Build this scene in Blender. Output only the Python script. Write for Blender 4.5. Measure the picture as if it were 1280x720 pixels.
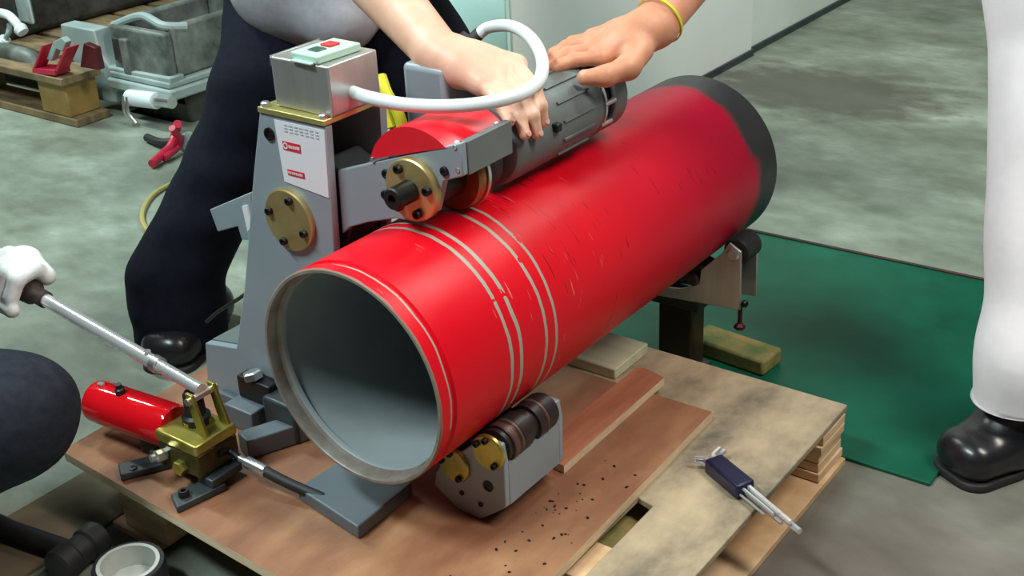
import bpy, bmesh, math, random
import numpy as np
from mathutils import Vector, Matrix
random.seed(7)
rng = np.random.default_rng(7)
for o in list(bpy.data.objects): bpy.data.objects.remove(o, do_unlink=True)
S = bpy.context.scene
COL = S.collection
H = 0.332            # height of the pipe's axis above the floor; coordinates below are relative to that axis

# ------------------------------------------------------------------ camera
YAW, PIT, ROL, FPX = -0.6546, 0.4581, -0.0496, 1554.0
CAM = np.array([0.9024, -0.8609, 0.7141])
FW = np.array([math.sin(YAW)*math.cos(PIT), math.cos(YAW)*math.cos(PIT), -math.sin(PIT)])
_r = np.array([math.cos(YAW), -math.sin(YAW), 0.0]); _u = np.cross(_r, FW)
RT = _r*math.cos(ROL) + _u*math.sin(ROL); UP = -_r*math.sin(ROL) + _u*math.cos(ROL)
cd = bpy.data.cameras.new('camera'); co = bpy.data.objects.new('camera', cd); COL.objects.link(co)
cd.sensor_fit = 'HORIZONTAL'; cd.sensor_width = 36.0; cd.lens = 36.0*FPX/1280.0; cd.clip_start = 0.02
M = Matrix((( RT[0], UP[0], -FW[0], CAM[0]), (RT[1], UP[1], -FW[1], CAM[1]), (RT[2], UP[2], -FW[2], CAM[2]+H), (0,0,0,1)))
co.matrix_world = M
S.camera = co

# ------------------------------------------------------------------ world, lights, exposure
S.view_settings.view_transform = 'Standard'; S.view_settings.look = 'None'
S.view_settings.gamma = 1.0; S.view_settings.use_curve_mapping = False
S.view_settings.exposure = 0.18
w = bpy.data.worlds.new('world'); S.world = w; w.use_nodes = True
w.node_tree.nodes['Background'].inputs[0].default_value = (0.55, 0.68, 0.70, 1)
w.node_tree.nodes['Background'].inputs[1].default_value = 0.035
def area(name, loc, target, size, energy, color, sy=None):
    l = bpy.data.lights.new(name, 'AREA'); l.energy = energy; l.color = color; l.size = size
    if sy: l.shape = 'RECTANGLE'; l.size_y = sy
    o = bpy.data.objects.new(name, l); COL.objects.link(o); o.location = loc
    o.rotation_euler = (Vector(target)-Vector(loc)).to_track_quat('-Z', 'Y').to_euler()
    return o
area('ceiling_fluorescent_near', (-0.75, -1.35, 3.0), (0, 0.3, 0.2), 1.4, 84, (0.84, 0.99, 1.0), 0.3)
area('ceiling_fluorescent_left', (-3.0, 0.5, 2.75), (-3.0, 0.5, 0), 2.0, 85, (0.80, 1.0, 0.95), 0.22).rotation_euler = (0, 0, 0)
area('ceiling_fluorescent', (0.7, 2.3, 2.9), (-0.2, 1.2, 0), 0.35, 48, (0.88, 1.0, 0.94), 1.5)
area('ceiling_fluorescent_right', (1.8, 0.4, 2.9), (0.2, 0.3, 0), 0.4, 56, (1.0, 0.94, 0.86), 1.2)

# ------------------------------------------------------------------ helpers
def ray(px, py): return (px-640)/FPX*RT - (py-360)/FPX*UP + FW
def A(px, py, ax, val):
    d = ray(px, py); return CAM + d*(val-CAM[ax])/d[ax]
def D(px, py, dep): return CAM + ray(px, py)*dep
def onpipe(px, py, R, xc=0.0, zc=0.0):
    d = ray(px, py); o = CAM-np.array([xc, 0, zc]); a = d[0]**2+d[2]**2; b = o[0]*d[0]+o[2]*d[2]; c = o[0]**2+o[2]**2-R*R
    q = max(b*b-a*c, 0.0); return CAM + d*((-b-math.sqrt(q))/a)
ORIG = {}
def finish(ob, parent, label=None, cat=None, group=None, kind=None):
    if parent is not None: ob.parent = parent
    if label: ob['label'] = label
    if cat: ob['category'] = cat
    if group: ob['group'] = group
    if kind: ob['kind'] = kind
    return ob
def thing(name, label, cat, loc=(0,0,0), group=None):
    o = bpy.data.objects.new(name, None); COL.objects.link(o); o.empty_display_size = 0.05
    o.location = (loc[0], loc[1], loc[2]+H); ORIG[o.name] = np.array([loc[0], loc[1], loc[2]], float)
    return finish(o, None, label, cat, group)
def mk(name, bm, mat, parent=None, label=None, cat=None, group=None, kind=None, smooth=35, bevel=0, seg=2, origin=None):
    """mesh vertices are given relative to the pipe axis; origin gives the base of the object"""
    if parent is not None: off = ORIG[parent.name]
    elif origin is not None: off = np.array(origin, float)
    else: off = np.array([0, 0, -H], float)
    bmesh.ops.translate(bm, verts=bm.verts, vec=tuple(-off))
    bmesh.ops.recalc_face_normals(bm, faces=bm.faces)
    me = bpy.data.meshes.new(name); bm.to_mesh(me); bm.free()
    return mkmesh(name, me, mat, parent, off, label, cat, group, kind, smooth, bevel, seg)
def mkmesh(name, me, mat, parent, off, label=None, cat=None, group=None, kind=None, smooth=35, bevel=0, seg=2):
    mats = mat if isinstance(mat, (list, tuple)) else [mat]
    for m in mats: me.materials.append(m)
    if smooth:
        me.shade_smooth(); me.set_sharp_from_angle(angle=math.radians(smooth))
    o = bpy.data.objects.new(name, me); COL.objects.link(o)
    if parent is None: o.location = (off[0], off[1], off[2]+H)
    ORIG[o.name] = np.array(off, float)
    if bevel:
        b = o.modifiers.new('bevel', 'BEVEL'); b.width = bevel; b.segments = seg; b.limit_method = 'ANGLE'; b.angle_limit = math.radians(40)
    return finish(o, parent, label, cat, group, kind)
def nb(): return bmesh.new()
def V(p): return Vector((float(p[0]), float(p[1]), float(p[2])))
def box(bm, lo, hi, rot=None, piv=None):
    lo, hi = V(lo), V(hi); vs = []
    for i in range(8):
        v = Vector((hi.x if i&1 else lo.x, hi.y if i&2 else lo.y, hi.z if i&4 else lo.z))
        if rot is not None:
            p = V(piv) if piv is not None else (lo+hi)/2
            v = p + rot@(v-p)
        vs.append(bm.verts.new(v))
    for f in ((0,2,3,1),(4,5,7,6),(0,1,5,4),(2,6,7,3),(0,4,6,2),(1,3,7,5)): bm.faces.new([vs[i] for i in f])
    return bm
def frame(d):
    d = V(d).normalized(); a = Vector((0,0,1)) if abs(d.z) < .9 else Vector((1,0,0))
    u = d.cross(a).normalized(); return d, u, d.cross(u)
def lathe(bm, prof, p0, d, n=32, caps=True, sx=1.0):
    """prof: list of (radius, distance along d)"""
    d, u, v = frame(d); p0 = V(p0); rings = []
    for r, t in prof:
        rings.append([bm.verts.new(p0+d*t+(u*math.cos(2*math.pi*i/n)+v*math.sin(2*math.pi*i/n)*sx)*r) for i in range(n)])
    for a, b in zip(rings, rings[1:]):
        for i in range(n): bm.faces.new((a[i], a[(i+1)%n], b[(i+1)%n], b[i]))
    if caps == 'loop':
        a, b = rings[-1], rings[0]
        for i in range(n): bm.faces.new((a[i], a[(i+1)%n], b[(i+1)%n], b[i]))
    elif caps:
        bm.faces.new(rings[0]); bm.faces.new(rings[-1])
    return bm
def cyl(bm, p0, p1, r, r1=None, n=20):
    p0, p1 = V(p0), V(p1); L = (p1-p0).length
    return lathe(bm, [(r, 0), (r if r1 is None else r1, L)], p0, p1-p0, n)
def prism(bm, pts, y0, y1):
    """polygon of (x, z) extruded along y"""
    a = [bm.verts.new((p[0], y0, p[1])) for p in pts]; b = [bm.verts.new((p[0], y1, p[1])) for p in pts]
    n = len(pts); bm.faces.new(a); bm.faces.new(b[::-1])
    for i in range(n): bm.faces.new((a[i], a[(i+1)%n], b[(i+1)%n], b[i]))
    return bm
def slab(bm, pts, z0, z1):
    """polygon of (x, y) extruded along z"""
    a = [bm.verts.new((p[0], p[1], z0)) for p in pts]; b = [bm.verts.new((p[0], p[1], z1)) for p in pts]
    n = len(pts); bm.faces.new(a[::-1]); bm.faces.new(b)
    for i in range(n): bm.faces.new((a[i], a[(i+1)%n], b[(i+1)%n], b[i]))
    return bm
def crom(pts, m=8):
    P = [V(p) for p in pts]; P = [P[0]*2-P[1]] + P + [P[-1]*2-P[-2]]; out = []
    for i in range(1, len(P)-2):
        for j in range(m):
            t = j/m; a, b, c, d = P[i-1:i+3]
            out.append(.5*((2*b)+(c-a)*t+(2*a-5*b+4*c-d)*t*t+(3*b-a-3*c+d)*t**3))
    out.append(P[-2]); return out
def tube(bm, pts, r, n=12, m=8, smooth=True):
    pts = crom(pts, m) if smooth else [V(p) for p in pts]
    prev = None; rings = []
    for i, p in enumerate(pts):
        d = (pts[min(i+1, len(pts)-1)]-pts[max(i-1, 0)]).normalized()
        if prev is None: _, u, _ = frame(d)
        else: u = (prev-d*prev.dot(d)).normalized()
        prev = u; v = d.cross(u); rr = r(i/(len(pts)-1)) if callable(r) else r
        rings.append([bm.verts.new(p+(u*math.cos(2*math.pi*k/n)+v*math.sin(2*math.pi*k/n))*rr) for k in range(n)])
    for a, b in zip(rings, rings[1:]):
        for i in range(n): bm.faces.new((a[i], a[(i+1)%n], b[(i+1)%n], b[i]))
    bm.faces.new(rings[0]); bm.faces.new(rings[-1]); return bm

# signed-distance bodies meshed by surface nets
def sdf(prims, vox, k=0.02, disp=None):
    k0 = k; prims = [(np.array(q[0], float), np.array(q[1], float), q[2], q[3], q[4] if len(q) > 4 else k0) for q in prims]
    mn = np.min([np.minimum(a, b)-max(ra, rb) for a, b, ra, rb, _ in prims], 0)-3*vox-k
    mx = np.max([np.maximum(a, b)+max(ra, rb) for a, b, ra, rb, _ in prims], 0)+3*vox+k
    n = np.ceil((mx-mn)/vox).astype(int)+1
    f = np.full(n, 1.0, np.float32)
    ax = [mn[i]+vox*np.arange(n[i]) for i in range(3)]
    for a, b, ra, rb, k in prims:
        m = max(ra, rb)+k+3*vox
        lo = np.maximum(((np.minimum(a, b)-m-mn)/vox).astype(int), 0); hi = np.minimum(((np.maximum(a, b)+m-mn)/vox).astype(int)+2, n)
        X, Y, Z = np.meshgrid(*[ax[i][lo[i]:hi[i]] for i in range(3)], indexing='ij')
        d = b-a; L2 = max(d@d, 1e-9)
        t = np.clip(((X-a[0])*d[0]+(Y-a[1])*d[1]+(Z-a[2])*d[2])/L2, 0, 1)
        q = np.sqrt((X-a[0]-t*d[0])**2+(Y-a[1]-t*d[1])**2+(Z-a[2]-t*d[2])**2)-(ra+(rb-ra)*t)
        g = f[lo[0]:hi[0], lo[1]:hi[1], lo[2]:hi[2]]
        h = np.clip(k-np.abs(g-q), 0, None)/k
        f[lo[0]:hi[0], lo[1]:hi[1], lo[2]:hi[2]] = np.minimum(g, q)-h*h*k*.25
    if disp is not None:
        X, Y, Z = np.meshgrid(*ax, indexing='ij'); f = f+disp(X, Y, Z).astype(np.float32)
    s = f < 0
    c = [s[i:n[0]-1+i, j:n[1]-1+j, l:n[2]-1+l] for i in (0,1) for j in (0,1) for l in (0,1)]
    cnt = sum(x.astype(np.int8) for x in c); act = (cnt > 0) & (cnt < 8)
    I = np.argwhere(act); idx = np.full(act.shape, -1, np.int64); idx[act] = np.arange(len(I))
    acc = np.zeros((len(I), 3)); num = np.zeros(len(I))
    cor = np.array([(i,j,l) for i in (0,1) for j in (0,1) for l in (0,1)])
    for p in range(8):
        for q in range(p+1, 8):
            if np.abs(cor[p]-cor[q]).sum() != 1: continue
            fa = f[tuple((I+cor[p]).T)]; fb = f[tuple((I+cor[q]).T)]; mk_ = (fa < 0) != (fb < 0)
            t = np.where(mk_, fa/np.where(mk_, fa-fb, 1), 0)
            acc += np.where(mk_[:, None], cor[p]+(cor[q]-cor[p])*t[:, None], 0); num += mk_
    verts = mn+vox*(I+acc/num[:, None]); faces = []
    for a in range(3):
        b, e = (a+1)%3, (a+2)%3
        sl0 = [slice(None)]*3; sl1 = [slice(None)]*3; sl0[a] = slice(0, -1); sl1[a] = slice(1, None)
        ch = s[tuple(sl0)] != s[tuple(sl1)]; E = np.argwhere(ch)
        ok = (E[:, b] > 0) & (E[:, e] > 0) & (E[:, b] < n[b]-1) & (E[:, e] < n[e]-1); E = E[ok]
        quad = []
        for ob, oe in ((-1,-1),(0,-1),(0,0),(-1,0)):
            Q = E.copy(); Q[:, b] += ob; Q[:, e] += oe; quad.append(idx[tuple(Q.T)])
        q = np.stack(quad, 1); inside = s[tuple(E.T)]
        q[~inside] = q[~inside][:, ::-1]; faces.append(q)
    return verts, np.concatenate(faces)
def mksdf(name, parts, mat, parent=None, label=None, cat=None, origin=None, kind=None, faceMat=None):
    vs, fs, o = [], [], 0
    for v, f in parts: vs.append(v); fs.append(f+o); o += len(v)
    v = np.concatenate(vs); f = np.concatenate(fs)
    off = ORIG[parent.name] if parent is not None else np.array(origin if origin is not None else (0, 0, -H), float)
    me = bpy.data.meshes.new(name); me.from_pydata((v-off).tolist(), [], f.tolist()); me.update()
    ob = mkmesh(name, me, mat, parent, off, label, cat, None, kind, smooth=0)
    me.shade_smooth()
    return ob
def folds(amp, fx, fy, fz, ph=0):
    return lambda X, Y, Z: amp*(np.sin(X*fx+Y*fy+Z*fz+ph+1.5*np.sin(Z*fz*.37+X*9)) + .6*np.sin(-X*fx*1.3+Y*fy*.8+Z*fz*1.7+2*ph))

# ------------------------------------------------------------------ materials
def mat(name, c1, c2=None, scale=8, rough=0.55, metal=0.0, bump=0.0, stretch=(1,1,1), c3=None, detail=4, lo=.35, hi=.65, rvar=0.0, spec=0.5):
    m = bpy.data.materials.new(name); m.use_nodes = True; nt = m.node_tree; N = nt.nodes; L = nt.links
    b = N['Principled BSDF']; b.inputs['Roughness'].default_value = rough; b.inputs['Metallic'].default_value = metal
    b.inputs['Specular IOR Level'].default_value = spec
    b.inputs['Base Color'].default_value = (*c1, 1)
    if c2 is not None or bump:
        tc = N.new('ShaderNodeTexCoord'); mp = N.new('ShaderNodeMapping'); mp.inputs['Scale'].default_value = stretch
        L.new(tc.outputs['Object'], mp.inputs['Vector'])
        nz = N.new('ShaderNodeTexNoise'); nz.inputs['Scale'].default_value = scale; nz.inputs['Detail'].default_value = detail
        nz.inputs['Roughness'].default_value = .62
        L.new(mp.outputs[0], nz.inputs['Vector'])
        if c2 is not None:
            cr = N.new('ShaderNodeValToRGB'); cr.color_ramp.elements[0].position = lo; cr.color_ramp.elements[1].position = hi
            cr.color_ramp.elements[0].color = (*c1, 1); cr.color_ramp.elements[1].color = (*c2, 1)
            if c3 is not None:
                e = cr.color_ramp.elements.new((lo+hi)/2); e.color = (*c3, 1)
            L.new(nz.outputs[0], cr.inputs[0]); L.new(cr.outputs[0], b.inputs['Base Color'])
        if bump:
            bp = N.new('ShaderNodeBump'); bp.inputs['Strength'].default_value = bump; bp.inputs['Distance'].default_value = .01
            L.new(nz.outputs[0], bp.inputs['Height']); L.new(bp.outputs[0], b.inputs['Normal'])
        if rvar:
            mr = N.new('ShaderNodeMapRange'); mr.inputs[3].default_value = rough-rvar; mr.inputs[4].default_value = rough+rvar
            L.new(nz.outputs[0], mr.inputs[0]); L.new(mr.outputs[0], b.inputs['Roughness'])
    return m
MT = {}
MT['concrete_plain'] = mat('concrete', (.19,.225,.185), (.40,.455,.40), 3.0, .6, 0, .15, (1.0,1.7,1), (.29,.335,.285), 9, .3, .72)
def concrete_material():
    m = bpy.data.materials.new('concrete'); m.use_nodes = True; nt = m.node_tree; N = nt.nodes; L = nt.links; b = N['Principled BSDF']
    tc = N.new('ShaderNodeTexCoord')
    def noise(scale, st, det, rough=.6):
        mp = N.new('ShaderNodeMapping'); mp.inputs['Scale'].default_value = st; mp.inputs['Rotation'].default_value = (0,0,.5); L.new(tc.outputs['Object'], mp.inputs[0])
        z = N.new('ShaderNodeTexNoise'); z.inputs['Scale'].default_value = scale; z.inputs['Detail'].default_value = det; z.inputs['Roughness'].default_value = rough
        L.new(mp.outputs[0], z.inputs[0]); return z.outputs[0]
    def ramp(f, stops):
        r = N.new('ShaderNodeValToRGB'); e = r.color_ramp.elements
        e[0].position, e[0].color = stops[0][0], (*stops[0][1], 1); e[1].position, e[1].color = stops[-1][0], (*stops[-1][1], 1)
        for p, c in stops[1:-1]: q = e.new(p); q.color = (*c, 1)
        L.new(f, r.inputs[0]); return r.outputs[0]
    def mix(f, a, c, mode='MIX'):
        q = N.new('ShaderNodeMix'); q.data_type = 'RGBA'; q.blend_type = mode
        if isinstance(f, float): q.inputs[0].default_value = f
        else: L.new(f, q.inputs[0])
        for i, x in ((6, a), (7, c)):
            if isinstance(x, tuple): q.inputs[i].default_value = (*x, 1)
            else: L.new(x, q.inputs[i])
        return q.outputs[2]
    n1 = noise(3.0, (1,1.4,1), 10, .62); n2 = noise(13, (1,1.5,1), 6); n3 = noise(1.1, (1,1,1), 3)
    col = ramp(n1, [(.30,(.135,.155,.115)), (.46,(.222,.250,.198)), (.56,(.275,.308,.250)), (.72,(.42,.465,.40))])
    col = mix(.45, col, ramp(n2, [(.35,(.45,.45,.45)), (.65,(1,1,1))]), 'MULTIPLY')
    # floor turns darker brown on the near right of the pallet
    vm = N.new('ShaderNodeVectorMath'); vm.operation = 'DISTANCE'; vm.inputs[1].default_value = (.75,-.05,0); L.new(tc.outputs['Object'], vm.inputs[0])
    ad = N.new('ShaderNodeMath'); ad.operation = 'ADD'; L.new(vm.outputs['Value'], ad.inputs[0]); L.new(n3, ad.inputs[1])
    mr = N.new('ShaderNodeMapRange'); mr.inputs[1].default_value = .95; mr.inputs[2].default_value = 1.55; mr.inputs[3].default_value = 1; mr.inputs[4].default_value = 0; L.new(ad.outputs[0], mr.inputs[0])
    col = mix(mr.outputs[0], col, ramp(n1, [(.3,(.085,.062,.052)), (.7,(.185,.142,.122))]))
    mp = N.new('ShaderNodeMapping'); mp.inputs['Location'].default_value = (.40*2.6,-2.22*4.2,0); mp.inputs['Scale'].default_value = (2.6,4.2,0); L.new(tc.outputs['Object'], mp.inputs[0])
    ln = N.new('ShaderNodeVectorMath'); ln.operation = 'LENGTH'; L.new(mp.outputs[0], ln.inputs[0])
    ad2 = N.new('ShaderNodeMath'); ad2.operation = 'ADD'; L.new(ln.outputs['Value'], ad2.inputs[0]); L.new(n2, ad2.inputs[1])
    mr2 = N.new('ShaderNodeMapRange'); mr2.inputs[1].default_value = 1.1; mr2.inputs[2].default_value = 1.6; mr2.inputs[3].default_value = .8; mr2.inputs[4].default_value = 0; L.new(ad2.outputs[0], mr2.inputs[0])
    col = mix(mr2.outputs[0], col, (.085,.078,.062))   # shadow by the wall painted into the floor colour
    L.new(col, b.inputs['Base Color'])
    rr = N.new('ShaderNodeMapRange'); rr.inputs[3].default_value = .35; rr.inputs[4].default_value = .75; L.new(n1, rr.inputs[0]); L.new(rr.outputs[0], b.inputs['Roughness'])
    bp = N.new('ShaderNodeBump'); bp.inputs['Strength'].default_value = .15; bp.inputs['Distance'].default_value = .01; L.new(n2, bp.inputs['Height']); L.new(bp.outputs[0], b.inputs['Normal'])
    return m
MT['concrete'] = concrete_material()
MT['green'] = mat('green_paint', (.003,.066,.036), (.007,.128,.075), 4, .36, 0, .12, (1,1,1), None, 6, .35, .7, .1, .25)
MT['wall'] = mat('wall_paint', (.70,.76,.72), (.80,.85,.81), 2.5, .7, 0, .05)
MT['pillar'] = mat('pillar_paint', (.80,.84,.81), (.87,.90,.88), 2.5, .65, 0, .04)
MT['pillar_end'] = mat('pillar_mint_panel', (.62,.93,.87), (.68,.95,.90), 2.5, .6)
MT['ply'] = mat('plywood_red', (.165,.060,.030), (.42,.22,.105), 4.2, .6, 0, .06, (2.4,.9,1), (.275,.118,.058), 9, .28, .70)
MT['plyedge'] = mat('plywood_edge', (.68,.50,.31), (.82,.65,.44), 20, .7, 0, .1, (1,1,6))
MT['strip'] = mat('hardwood_strip', (.32,.10,.052), (.45,.17,.088), 6, .6, 0, .05, (8,.8,1), None, 6)
MT['deck'] = mat('pallet_deck', (.15,.125,.092), (.55,.43,.27), 7.5, .7, 0, .12, (1.6,1,1), (.38,.30,.195), 10, .32, .68)
MT['pallet'] = mat('pallet_wood', (.56,.33,.16), (.84,.61,.38), 9, .7, 0, .1, (1,1,6), None, 6)
MT['palletdark'] = mat('pallet_wood_dark', (.13,.09,.05), (.30,.20,.10), 10, .75, 0, .1, (1,4,1), None, 6)
MT['ply_shadow'] = mat('ply_shadow_sheet', (.10,.075,.045), (.17,.125,.075), 7, .8, 0, .05)  # brown of the plywood's painted shadow
MT['palewood'] = mat('pale_wood', (.50,.52,.36), (.66,.66,.46), 8, .7, 0, .05, (1,4,1))
MT['mossy'] = mat('mossy_wood', (.10,.16,.05), (.38,.28,.10), 14, .8, 0, .1)
MT['steel'] = mat('machine_grey_paint', (.27,.33,.37), (.32,.375,.415), 5, .42, .15, .03)
MT['steeldark'] = mat('motor_grey_paint', (.135,.155,.155), (.17,.19,.19), 6, .5, .1, .04)
MT['alu'] = mat('brushed_aluminium', (.50,.49,.475), (.60,.59,.57), 40, .36, .75, .04, (1,1,.1))
MT['zinc'] = mat('yellow_zinc', (.58,.52,.17), (.70,.63,.26), 14, .35, .7)
MT['brass'] = mat('brass_flange', (.52,.38,.14), (.66,.52,.24), 16, .38, .75, .04)
MT['olive'] = mat('pump_brass', (.36,.31,.06), (.55,.48,.13), 18, .33, .8, .04)
MT['pumpdark'] = mat('dark_brass', (.035,.030,.012), (.11,.095,.03), 16, .4, .6, .05)
MT['black'] = mat('black_oxide', (.012,.012,.013), None, 8, .42, .3)
MT['blackrub'] = mat('black_rubber', (.010,.010,.011), (.022,.022,.023), 20, .6)
MT['footsteel'] = mat('dark_grey_steel', (.035,.045,.05), (.06,.075,.08), 10, .4, .3)
MT['chrome'] = mat('chrome', (.86,.86,.86), None, 8, .2, .72)
MT['silver'] = mat('satin_steel', (.62,.63,.64), (.74,.74,.74), 30, .28, .9)
MT['red'] = mat('red_enamel', (.72,.006,.018), (.80,.010,.026), 5, .32, 0, 0)
MT['pumpred'] = mat('pump_red_enamel', (.55,.005,.010), None, 5, .09)
MT['rolldark'] = mat('roller_steel', (.022,.016,.016), (.05,.032,.03), 14, .42, .3)
MT['rollbrown'] = mat('roller_worn_band', (.10,.045,.035), (.17,.075,.055), 22, .45, .3)
MT['copper'] = mat('wheel_bronze', (.40,.145,.055), (.50,.21,.09), 12, .32, .8)
MT['white'] = mat('white_label', (.80,.80,.84), None, 5, .45)
MT['labelred'] = mat('label_red', (.68,.02,.045), None, 5, .5)
MT['labelgrey'] = mat('label_grey_print', (.50,.55,.62), None, 5, .5)
MT['mint'] = mat('mint_plastic', (.50,.72,.60), None, 5, .35)
MT['btnred'] = mat('button_red', (.75,.02,.03), None, 5, .35)
MT['btngreen'] = mat('button_green', (.02,.08,.05), None, 5, .35)
MT['hose'] = mat('white_flexible_conduit', (.78,.85,.86), None, 5, .4)
MT['skin1'] = mat('skin_light', (.74,.40,.27), (.82,.50,.37), 22, .48, 0, .05, (1,1,1), None, 5)
MT['skin2'] = mat('skin_tan', (.58,.235,.13), (.72,.33,.20), 22, .5, 0, .05, (1,1,1), None, 5)
MT['nail'] = mat('fingernail', (.72,.40,.31), None, 5, .3)
MT['navy'] = mat('navy_trouser_cloth', (.0035,.0042,.0105), (.006,.007,.017), 60, .9, 0, .05, spec=.2)
MT['navy2'] = mat('dark_denim', (.016,.018,.027), (.026,.029,.042), 70, .9, 0, .08, spec=.2)
MT['shirt'] = mat('grey_shirt_cloth', (.34,.335,.37), (.40,.395,.43), 60, .9, 0, .05, spec=.2)
MT['cream'] = mat('cream_trouser_cloth', (.90,.84,.86), (.94,.90,.91), 30, .85, 0, .04, spec=.2)
MT['hair'] = mat('black_hair', (.012,.010,.009), None, 8, .6)
MT['leather'] = mat('black_leather', (.012,.011,.013), (.020,.018,.020), 18, .27, 0, .05)
MT['sole'] = mat('shoe_sole', (.018,.016,.016), None, 8, .6)
MT['glove'] = mat('white_cotton_glove', (.78,.80,.80), (.86,.88,.88), 50, .9, 0, .15)
MT['grip'] = mat('brown_black_grip', (.020,.012,.010), (.05,.028,.022), 20, .6)
MT['yellow'] = mat('yellow_webbing', (.70,.66,.03), None, 20, .7)
MT['cable'] = mat('tan_cable', (.42,.34,.12), None, 20, .6)
MT['castgrey'] = mat('grey_painted_casting', (.27,.34,.33), (.36,.43,.42), 9, .55, 0, .08)
MT['castdirty'] = mat('oily_casting', (.065,.07,.062), (.24,.27,.25), 10, .5, .1, .12, (1,1,1), None, 8)
MT['engine'] = mat('oily_engine', (.018,.018,.016), (.085,.085,.075), 12, .5, .1, .15)
MT['rust'] = mat('ochre_fitting', (.30,.18,.05), (.42,.27,.08), 12, .6)
MT['darkred'] = mat('dark_red_paint', (.06,.003,.005), (.11,.006,.010), 9, .5)
MT['toolred'] = mat('tool_red', (.45,.012,.04), (.58,.02,.06), 14, .4)
MT['toolblue'] = mat('dark_blue_clip', (.006,.007,.030), (.010,.011,.048), 14, .35)
MT['core'] = mat('pale_cardboard_core', (.50,.52,.48), (.62,.64,.60), 18, .8)

def pipe_material():
    m = bpy.data.materials.new('red_pipe_paint'); m.use_nodes = True; nt = m.node_tree; N = nt.nodes; L = nt.links
    b = N['Principled BSDF']
    tc = N.new('ShaderNodeTexCoord'); sp = N.new('ShaderNodeSeparateXYZ'); L.new(tc.outputs['Object'], sp.inputs[0])
    def noise(scale, stretch=(1,1,1), det=4):
        mp = N.new('ShaderNodeMapping'); mp.inputs['Scale'].default_value = stretch; L.new(tc.outputs['Object'], mp.inputs[0])
        z = N.new('ShaderNodeTexNoise'); z.inputs['Scale'].default_value = scale; z.inputs['Detail'].default_value = det; L.new(mp.outputs[0], z.inputs[0]); return z.outputs[0]
    def mth(op, a, c=None):
        q = N.new('ShaderNodeMath'); q.operation = op
        for i, x in enumerate((a, c)):
            if x is None: continue
            if isinstance(x, (int, float)): q.inputs[i].default_value = x
            else: L.new(x, q.inputs[i])
        return q.outputs[0]
    def mix(f, a, c):
        q = N.new('ShaderNodeMix'); q.data_type = 'RGBA'
        L.new(f, q.inputs[0])
        for i, x in ((6, a), (7, c)):
            if isinstance(x, tuple): q.inputs[i].default_value = (*x, 1)
            else: L.new(x, q.inputs[i])
        return q.outputs[2]
    y = sp.outputs['Y']
    base = mix(noise(5, (1,.4,1)), (.66,.002,.011), (.78,.004,.018))
    # purplish dulled paint towards the far end
    far = N.new('ShaderNodeMapRange'); far.inputs[1].default_value = .40; far.inputs[2].default_value = .76; L.new(mth('ADD', y, mth('MULTIPLY', noise(7), .10)), far.inputs[0])
    col = mix(mth('MULTIPLY', far.outputs[0], .75), base, (.30,.006,.035))
    wob = mth('MULTIPLY', mth('SUBTRACT', noise(26, (1,1,1), 5), .5), .006)
    yy = mth('ADD', y, wob)
    stripes = None
    for yc, hw in ((.1315,.0026), (.1500,.0030), (.2005,.0026), (.2215,.0023), (.0215,.0012)):
        t = mth('LESS_THAN', mth('ABSOLUTE', mth('SUBTRACT', yy, yc)), hw)
        stripes = t if stripes is None else mth('MAXIMUM', stripes, t)
    stripes = mth('MULTIPLY', stripes, mth('GREATER_THAN', noise(38), .36))
    col = mix(stripes, col, (.36,.375,.30))
    # scratches: short marks running round the pipe
    sc = noise(9, (2.2, 60, 2.2), 2); msk = noise(4.5)
    scr = mth('MULTIPLY', mth('GREATER_THAN', sc, .735), mth('GREATER_THAN', msk, .53))
    col = mix(mth('MULTIPLY', scr, .75), col, (.55,.38,.34))
    sc2 = noise(8, (2.6, 45, 2.6), 2)
    scr2 = mth('MULTIPLY', mth('MULTIPLY', mth('GREATER_THAN', sc2, .665), mth('GREATER_THAN', y, .24)), mth('GREATER_THAN', noise(6), .5))
    col = mix(mth('MULTIPLY', scr2, .8), col, (.05,.004,.006))
    # bare rim at the cut end
    rim = mth('MULTIPLY', mth('LESS_THAN', mth('ADD', y, mth('MULTIPLY', wob, .8)), .0022), 1.0)
    col = mix(rim, col, (.30,.20,.15))
    # black dipped far end
    blk = N.new('ShaderNodeMapRange'); blk.inputs[1].default_value = .752; blk.inputs[2].default_value = .778
    L.new(mth('ADD', y, mth('MULTIPLY', mth('SUBTRACT', noise(11, (1,1,1), 6), .5), .10)), blk.inputs[0])
    col = mix(blk.outputs[0], col, mix(noise(12), (.012,.012,.014), (.06,.06,.065)))
    L.new(col, b.inputs['Base Color']); b.inputs['Roughness'].default_value = .34; b.inputs['Specular IOR Level'].default_value = .22
    r = N.new('ShaderNodeMapRange'); r.inputs[3].default_value = .30; r.inputs[4].default_value = .5; L.new(noise(10), r.inputs[0]); L.new(r.outputs[0], b.inputs['Roughness'])
    return m
MT['pipe'] = pipe_material()
MT['pipein'] = mat('pipe_inner_primer', (.27,.31,.315), (.33,.37,.375), 10, .5, .05, .04)
MT['rim'] = mat('bare_pipe_rim', (.22,.17,.14), (.34,.30,.265), 30, .5, .3, .05)

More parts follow.
